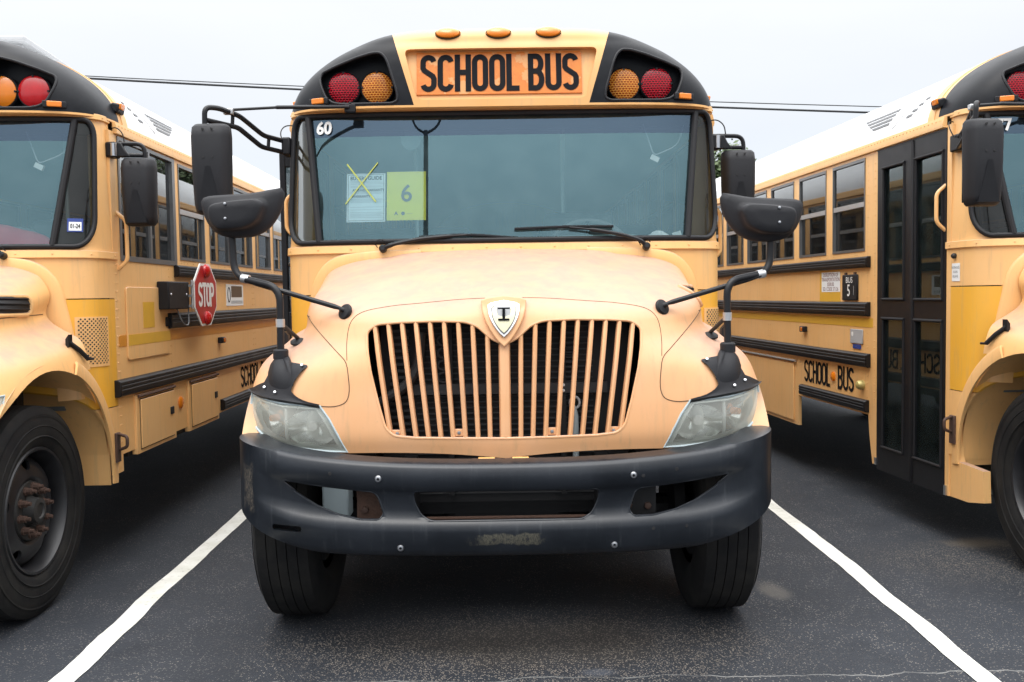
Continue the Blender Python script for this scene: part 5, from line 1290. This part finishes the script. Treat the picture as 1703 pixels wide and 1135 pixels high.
# registration sticker behind the left bus's corner glass
def sticker(parent):
    u0 = sh_u(1.075, 1.98)
    e = obj('registration_sticker', MB().grid([[sh(u0 + .056 * j / 4, 1.945 + .075 * i / 2, .001) for j in range(5)] for i in range(3)]), 'blue_print', parent, fix=False)
    obj('sticker_field', MB().grid([[sh(u0 + .006 + .044 * j / 4, 1.952 + .048 * i / 2, .0025) for j in range(5)] for i in range(3)]), 'paper_white', e, fix=False)
    obj('sticker_date', text_mesh('01-24', .034, lambda a, b: tuple(sh(u0 + .028 + a / 1.42, 1.976 + b, .004)), bold=.0008, sx=.62), 'black_print', e)
sticker(left)
# the left bus has its roof hatch raised
for c in left.children:
    if c.name.startswith('roof_hatch'):
        g = MB().box(-.33, .33, 1.62, 2.24, 3.08, 3.15); g.obox((0, 1.95, 3.275), (1, 0, 0), (0, 1, -.06), (0, .06, 1), .72, .70, .035)
        for x in (-.3, .3): g.box(x - .012, x + .012, 1.66, 1.70, 3.13, 3.28); g.box(x - .012, x + .012, 2.16, 2.20, 3.13, 3.25)
        me = g.mesh('roof_hatch'); me.materials.append(M['hatch_grey']); c.data = me

# ------------------------------------------------------------------ things in the buses
def onbus(b, p):
    return b.matrix_world @ Vector(p)
bpy.context.view_layer.update()
def wpl(x, z, off=-.016):
    return sh(sh_u(x, z) if abs(x) > 1e-4 else 0.0, z, off)
def sheet(name, x0, x1, z0, z1, mat, label, cat, th=.001, dz=0):
    e = empty(name, proto.location); tag(e, label, cat)
    o = obj('sheet', MB().grid([[wpl(x0 + (x1 - x0) * i / 6, z0 + (z1 - z0) * j / 6 + dz * i / 6) for i in range(7)] for j in range(7)]), mat, e, fix=False)
    return e
e = sheet('window_notice', -.866, -.650, 1.978, 2.250, 'paper_white', 'white buyers guide sheet taped inside the middle bus windshield, crossed out in yellow', 'paper')
def ptext(t, x, z, s, mat, sx=1.0, bold=0.0, parent=e, off=-.0135, align='CENTER'): obj('print', text_mesh(t, s, lambda a, b: tuple(wpl(x + a, z + b, off)), bold=bold, sx=sx, align=align), mat, parent)
ptext('BUYERS GUIDE', -.758, 2.222, .028, 'black_print', .95, .0004); ptext('AS IS-NO WARRANTY', -.745, 2.155, .020, 'black_print', .9, .0003); ptext('WARRANTY', -.785, 2.120, .020, 'black_print', .95, .0003)
fr = MB()
for a, b, c, d in ((-.858, -.658, 2.241, 2.243), (-.858, -.658, 1.985, 1.987), (-.858, -.856, 1.985, 2.243), (-.660, -.658, 1.985, 2.243)): fr.add([wpl(a, c, -.0135), wpl(b, c, -.0135), wpl(b, d, -.0135), wpl(a, d, -.0135)], [(0, 1, 2, 3)])
obj('print_border', fr, 'grey_print', e, fix=False)
ln = MB()
for k, z in enumerate((2.205, 2.198, 2.190, 2.178, 2.172, 2.143, 2.136, 2.105, 2.099, 2.093, 2.087, 2.060, 2.045, 2.030, 2.022, 2.016, 2.010, 2.002)): ln.add([wpl(-.845, z, -.0135), wpl(-.675 + .01 * (k % 3), z, -.0135), wpl(-.675 + .01 * (k % 3), z + .0014, -.0135), wpl(-.845, z + .0014, -.0135)], [(0, 1, 2, 3)])
tag(obj('print_lines', ln, 'light_grey_print', e, fix=False), kind='stuff')
def stripe(p, q, w):
    mbs = MB(); d = Vector((q[0] - p[0], 0, q[1] - p[1])).normalized(); n = Vector((-d.z, 0, d.x)) * w / 2; rows = []
    for k in range(11):
        x = p[0] + (q[0] - p[0]) * k / 10; z = p[1] + (q[1] - p[1]) * k / 10; rows.append([wpl(x + n.x, z + n.z, .002), wpl(x - n.x, z - n.z, .002)])
    return mbs.grid(rows)
obj('marker_cross', stripe((-.862, 2.300), (-.700, 2.085), .008), 'marker_ink', e, fix=False); obj('marker_cross', stripe((-.690, 2.305), (-.868, 2.075), .006), 'marker_ink', e, fix=False)
e2 = sheet('window_notice', -.642, -.425, 1.984, 2.257, 'paper_yellow', 'yellow lot card printed with a 6 inside the middle bus windshield', 'paper')
ptext('6', -.533, 2.130, .135, 'grey_print', 1.0, .0015, e2); ptext('A', -.590, 2.022, .028, 'grey_print', 1.0, .0006, e2)
obj('print', MB().add([wpl(-.552 + .010 * math.cos(2 * PI * k / 16), 2.022 + .010 * math.sin(2 * PI * k / 16), -.0135) for k in range(16)], [tuple(range(16))]), 'grey_print', e2, fix=False)
ptext('--------', -.515, 2.022, .014, 'grey_print', .9, 0, e2)
# crumpled papers on the dashboards
def crumple(loc, r, seed):
    rnd = random.Random(seed); mb = MB(); n = 12; rows = []
    for i in range(7):
        rows.append([(loc[0] + r * (i / 6) * math.cos(2 * PI * j / n) * (1 + rnd.uniform(-.25, .25)), loc[1] + r * .5 * (i / 6) * math.sin(2 * PI * j / n), loc[2] + r * .55 * (1 - (i / 6) ** 2) * rnd.uniform(.6, 1.15)) for j in range(n)])
    for q in rows: q.append(q[0])
    return mb.grid(rows)
e = obj('crumpled_paper', crumple((.875, .66, 1.872), .075, 3), 'paper_white', angle=10); e.location = proto.location; tag(e, 'crumpled white paper on the dashboard of the middle bus', 'paper')
e = obj('paper_slip', MB().obox((.985, .665, 1.885), (1, .1, .3), (0, 1, 0), (-.3, 0, 1), .05, .01, .045), 'paper_white'); e.location = proto.location; tag(e, 'small white slip standing at the right end of the middle dashboard', 'paper')
def cloth():
    rows = []
    for i in range(13):
        t = i / 12; x = .20 + .72 * t
        rows.append([(x, .60 + .24 * j / 8, 1.872 + .13 * math.sin(PI * min(1, (1.02 - t) * 1.25)) ** .7 * math.sin(PI * (j + .2) / 8.4) * (1 + .12 * math.sin(9 * t + j))) for j in range(9)])
    return MB().grid(rows)
e = obj('folded_banner', cloth(), 'red_cloth', angle=60); e.location = left.location; e.rotation_euler = left.rotation_euler; tag(e, 'red cloth bundle lying on the dashboard of the left bus', 'cloth')

# ------------------------------------------------------------------ background: trees and overhead wires
simple('bark', (.07, .055, .042), .9, var=.3, scale=8, bump=.6, bscale=18)
def leaf_mat(name, a, b):
    m, nt, N, L, P = newmat(name); M[name] = m
    tc = N.new('ShaderNodeTexCoord'); n1 = noise(N, L, tc.outputs['Object'], .9, 4); L.new(mixc(N, L, ramp01(N, L, n1, .3, .7), a, b), P.inputs['Base Color']); P.inputs['Roughness'].default_value = .6
    P.inputs['Subsurface Weight'].default_value = 0
leaf_mat('leaves_a', (.040, .075, .022), (.085, .125, .04)); leaf_mat('leaves_b', (.032, .065, .026), (.065, .105, .038))
def tree(x, y, h, w, mat, label, seed):
    rnd = random.Random(seed); e = empty('tree', (x, y, 0)); tag(e, label, 'tree', 'trees beyond the parking lot'); tr = MB()
    tr.tube([(0, 0, -.2), (.1, .05, h * .25), (0, .1, h * .55), (.1, 0, h * .85)], [w * .055, w * .045, w * .03, w * .01], 10)
    cl = []
    for k in range(46):
        a = rnd.uniform(0, 2 * PI); zz = h * (.32 + .66 * rnd.random()); t = (zz / h - .32) / .66
        rad = w * .5 * (math.sin(PI * min(1, t * .9 + .12)) ** .7) * rnd.uniform(.35, 1.0); c = Vector((rad * math.cos(a), rad * math.sin(a), zz)); cl.append((c, w * rnd.uniform(.10, .19)))
        if k % 4 == 0: tr.tube([(0, .05, zz * .62), c * .6 + Vector((0, 0, zz * .35)), c], [w * .018, w * .012, w * .005], 6)
    obj('trunk', tr, 'bark', e); vs = []; fs = []
    for c, r in cl:
        for _ in range(150):
            d = Vector((rnd.gauss(0, 1), rnd.gauss(0, 1), rnd.gauss(0, .75))); d = d.normalized() * r * rnd.random() ** .4; p = c + d
            u = Vector((rnd.uniform(-1, 1), rnd.uniform(-1, 1), rnd.uniform(-.6, .6))).normalized(); v = u.orthogonal().normalized(); s = rnd.uniform(.10, .22); n = len(vs)
            vs += [p - u * s, p + v * s * .5, p + u * s, p - v * s * .5]; fs.append((n, n + 1, n + 2, n + 3))
    mb = MB(); mb.v = [tuple(q) for q in vs]; mb.f = fs; obj('crown', mb, mat, e, fix=False)
tree(12.6, 52, 9.2, 7, 'leaves_a', 'bushy green tree showing over the right bus roof beside the mirror', 11)
tree(22.5, 60, 8.4, 8.5, 'leaves_b', 'dark green tree behind the right bus, hidden by its white roof', 12)
simple('wire', (.02, .021, .023), .6)
simple('pole_wood', (.10, .08, .06), .85, var=.25, scale=6)
pl = empty('power_line', (0, 30.56, 0)); tag(pl, 'utility poles with two dark overhead wires crossing behind the buses', 'power line')
def zl(x): return 8.06 - .0563 * x + .00045 * (x * x - 100)
for dz, r in ((.0, .034), (.14, .016)):
    obj('wire', MB().tube([(x, 0, zl(x) + dz * (1 + .035 * max(-14, x))) for x in range(-42, 49, 3)], r, 6), 'wire', pl)
for x in (-42, 48):
    obj('pole', MB().tube([(x, .25, -.3), (x, .25, zl(x) + 1.2)], [.17, .12], 12), 'pole_wood', pl); obj('cross_arm', MB().box(x - .06, x + .06, -.8, 1.2, zl(x) - .12, zl(x) + .0), 'pole_wood', pl)

simple('lamp_pole', (.05, .052, .055), .5, var=.15)
sl = empty('street_lamp', (-1.55, -4.6, 0)); tag(sl, 'tall two-armed light pole mirrored in the middle bus windshield', 'lamp post')
obj('pole', MB().tube([(0, 0, -.1), (0, 0, 9.15)], [.085, .052], 12), 'lamp_pole', sl); obj('foot', MB().lathe([(.30, 0), (.30, .55), (.26, .6)], (0, 0, 0), (0, 0, 1), 20), 'lamp_pole', sl)
for s in (-1, 1):
    obj('arm', MB().tube(fillet([(0, 0, 9.10), (s * .26, 0, 9.24), (s * .36, 0, 9.55)], .16), .026, 8), 'lamp_pole', sl)
    obj('lamp_head', MB().box(s * .26, s * .62, -.14, .14, 9.55, 9.66), 'lamp_pole', sl, bevel=.04)
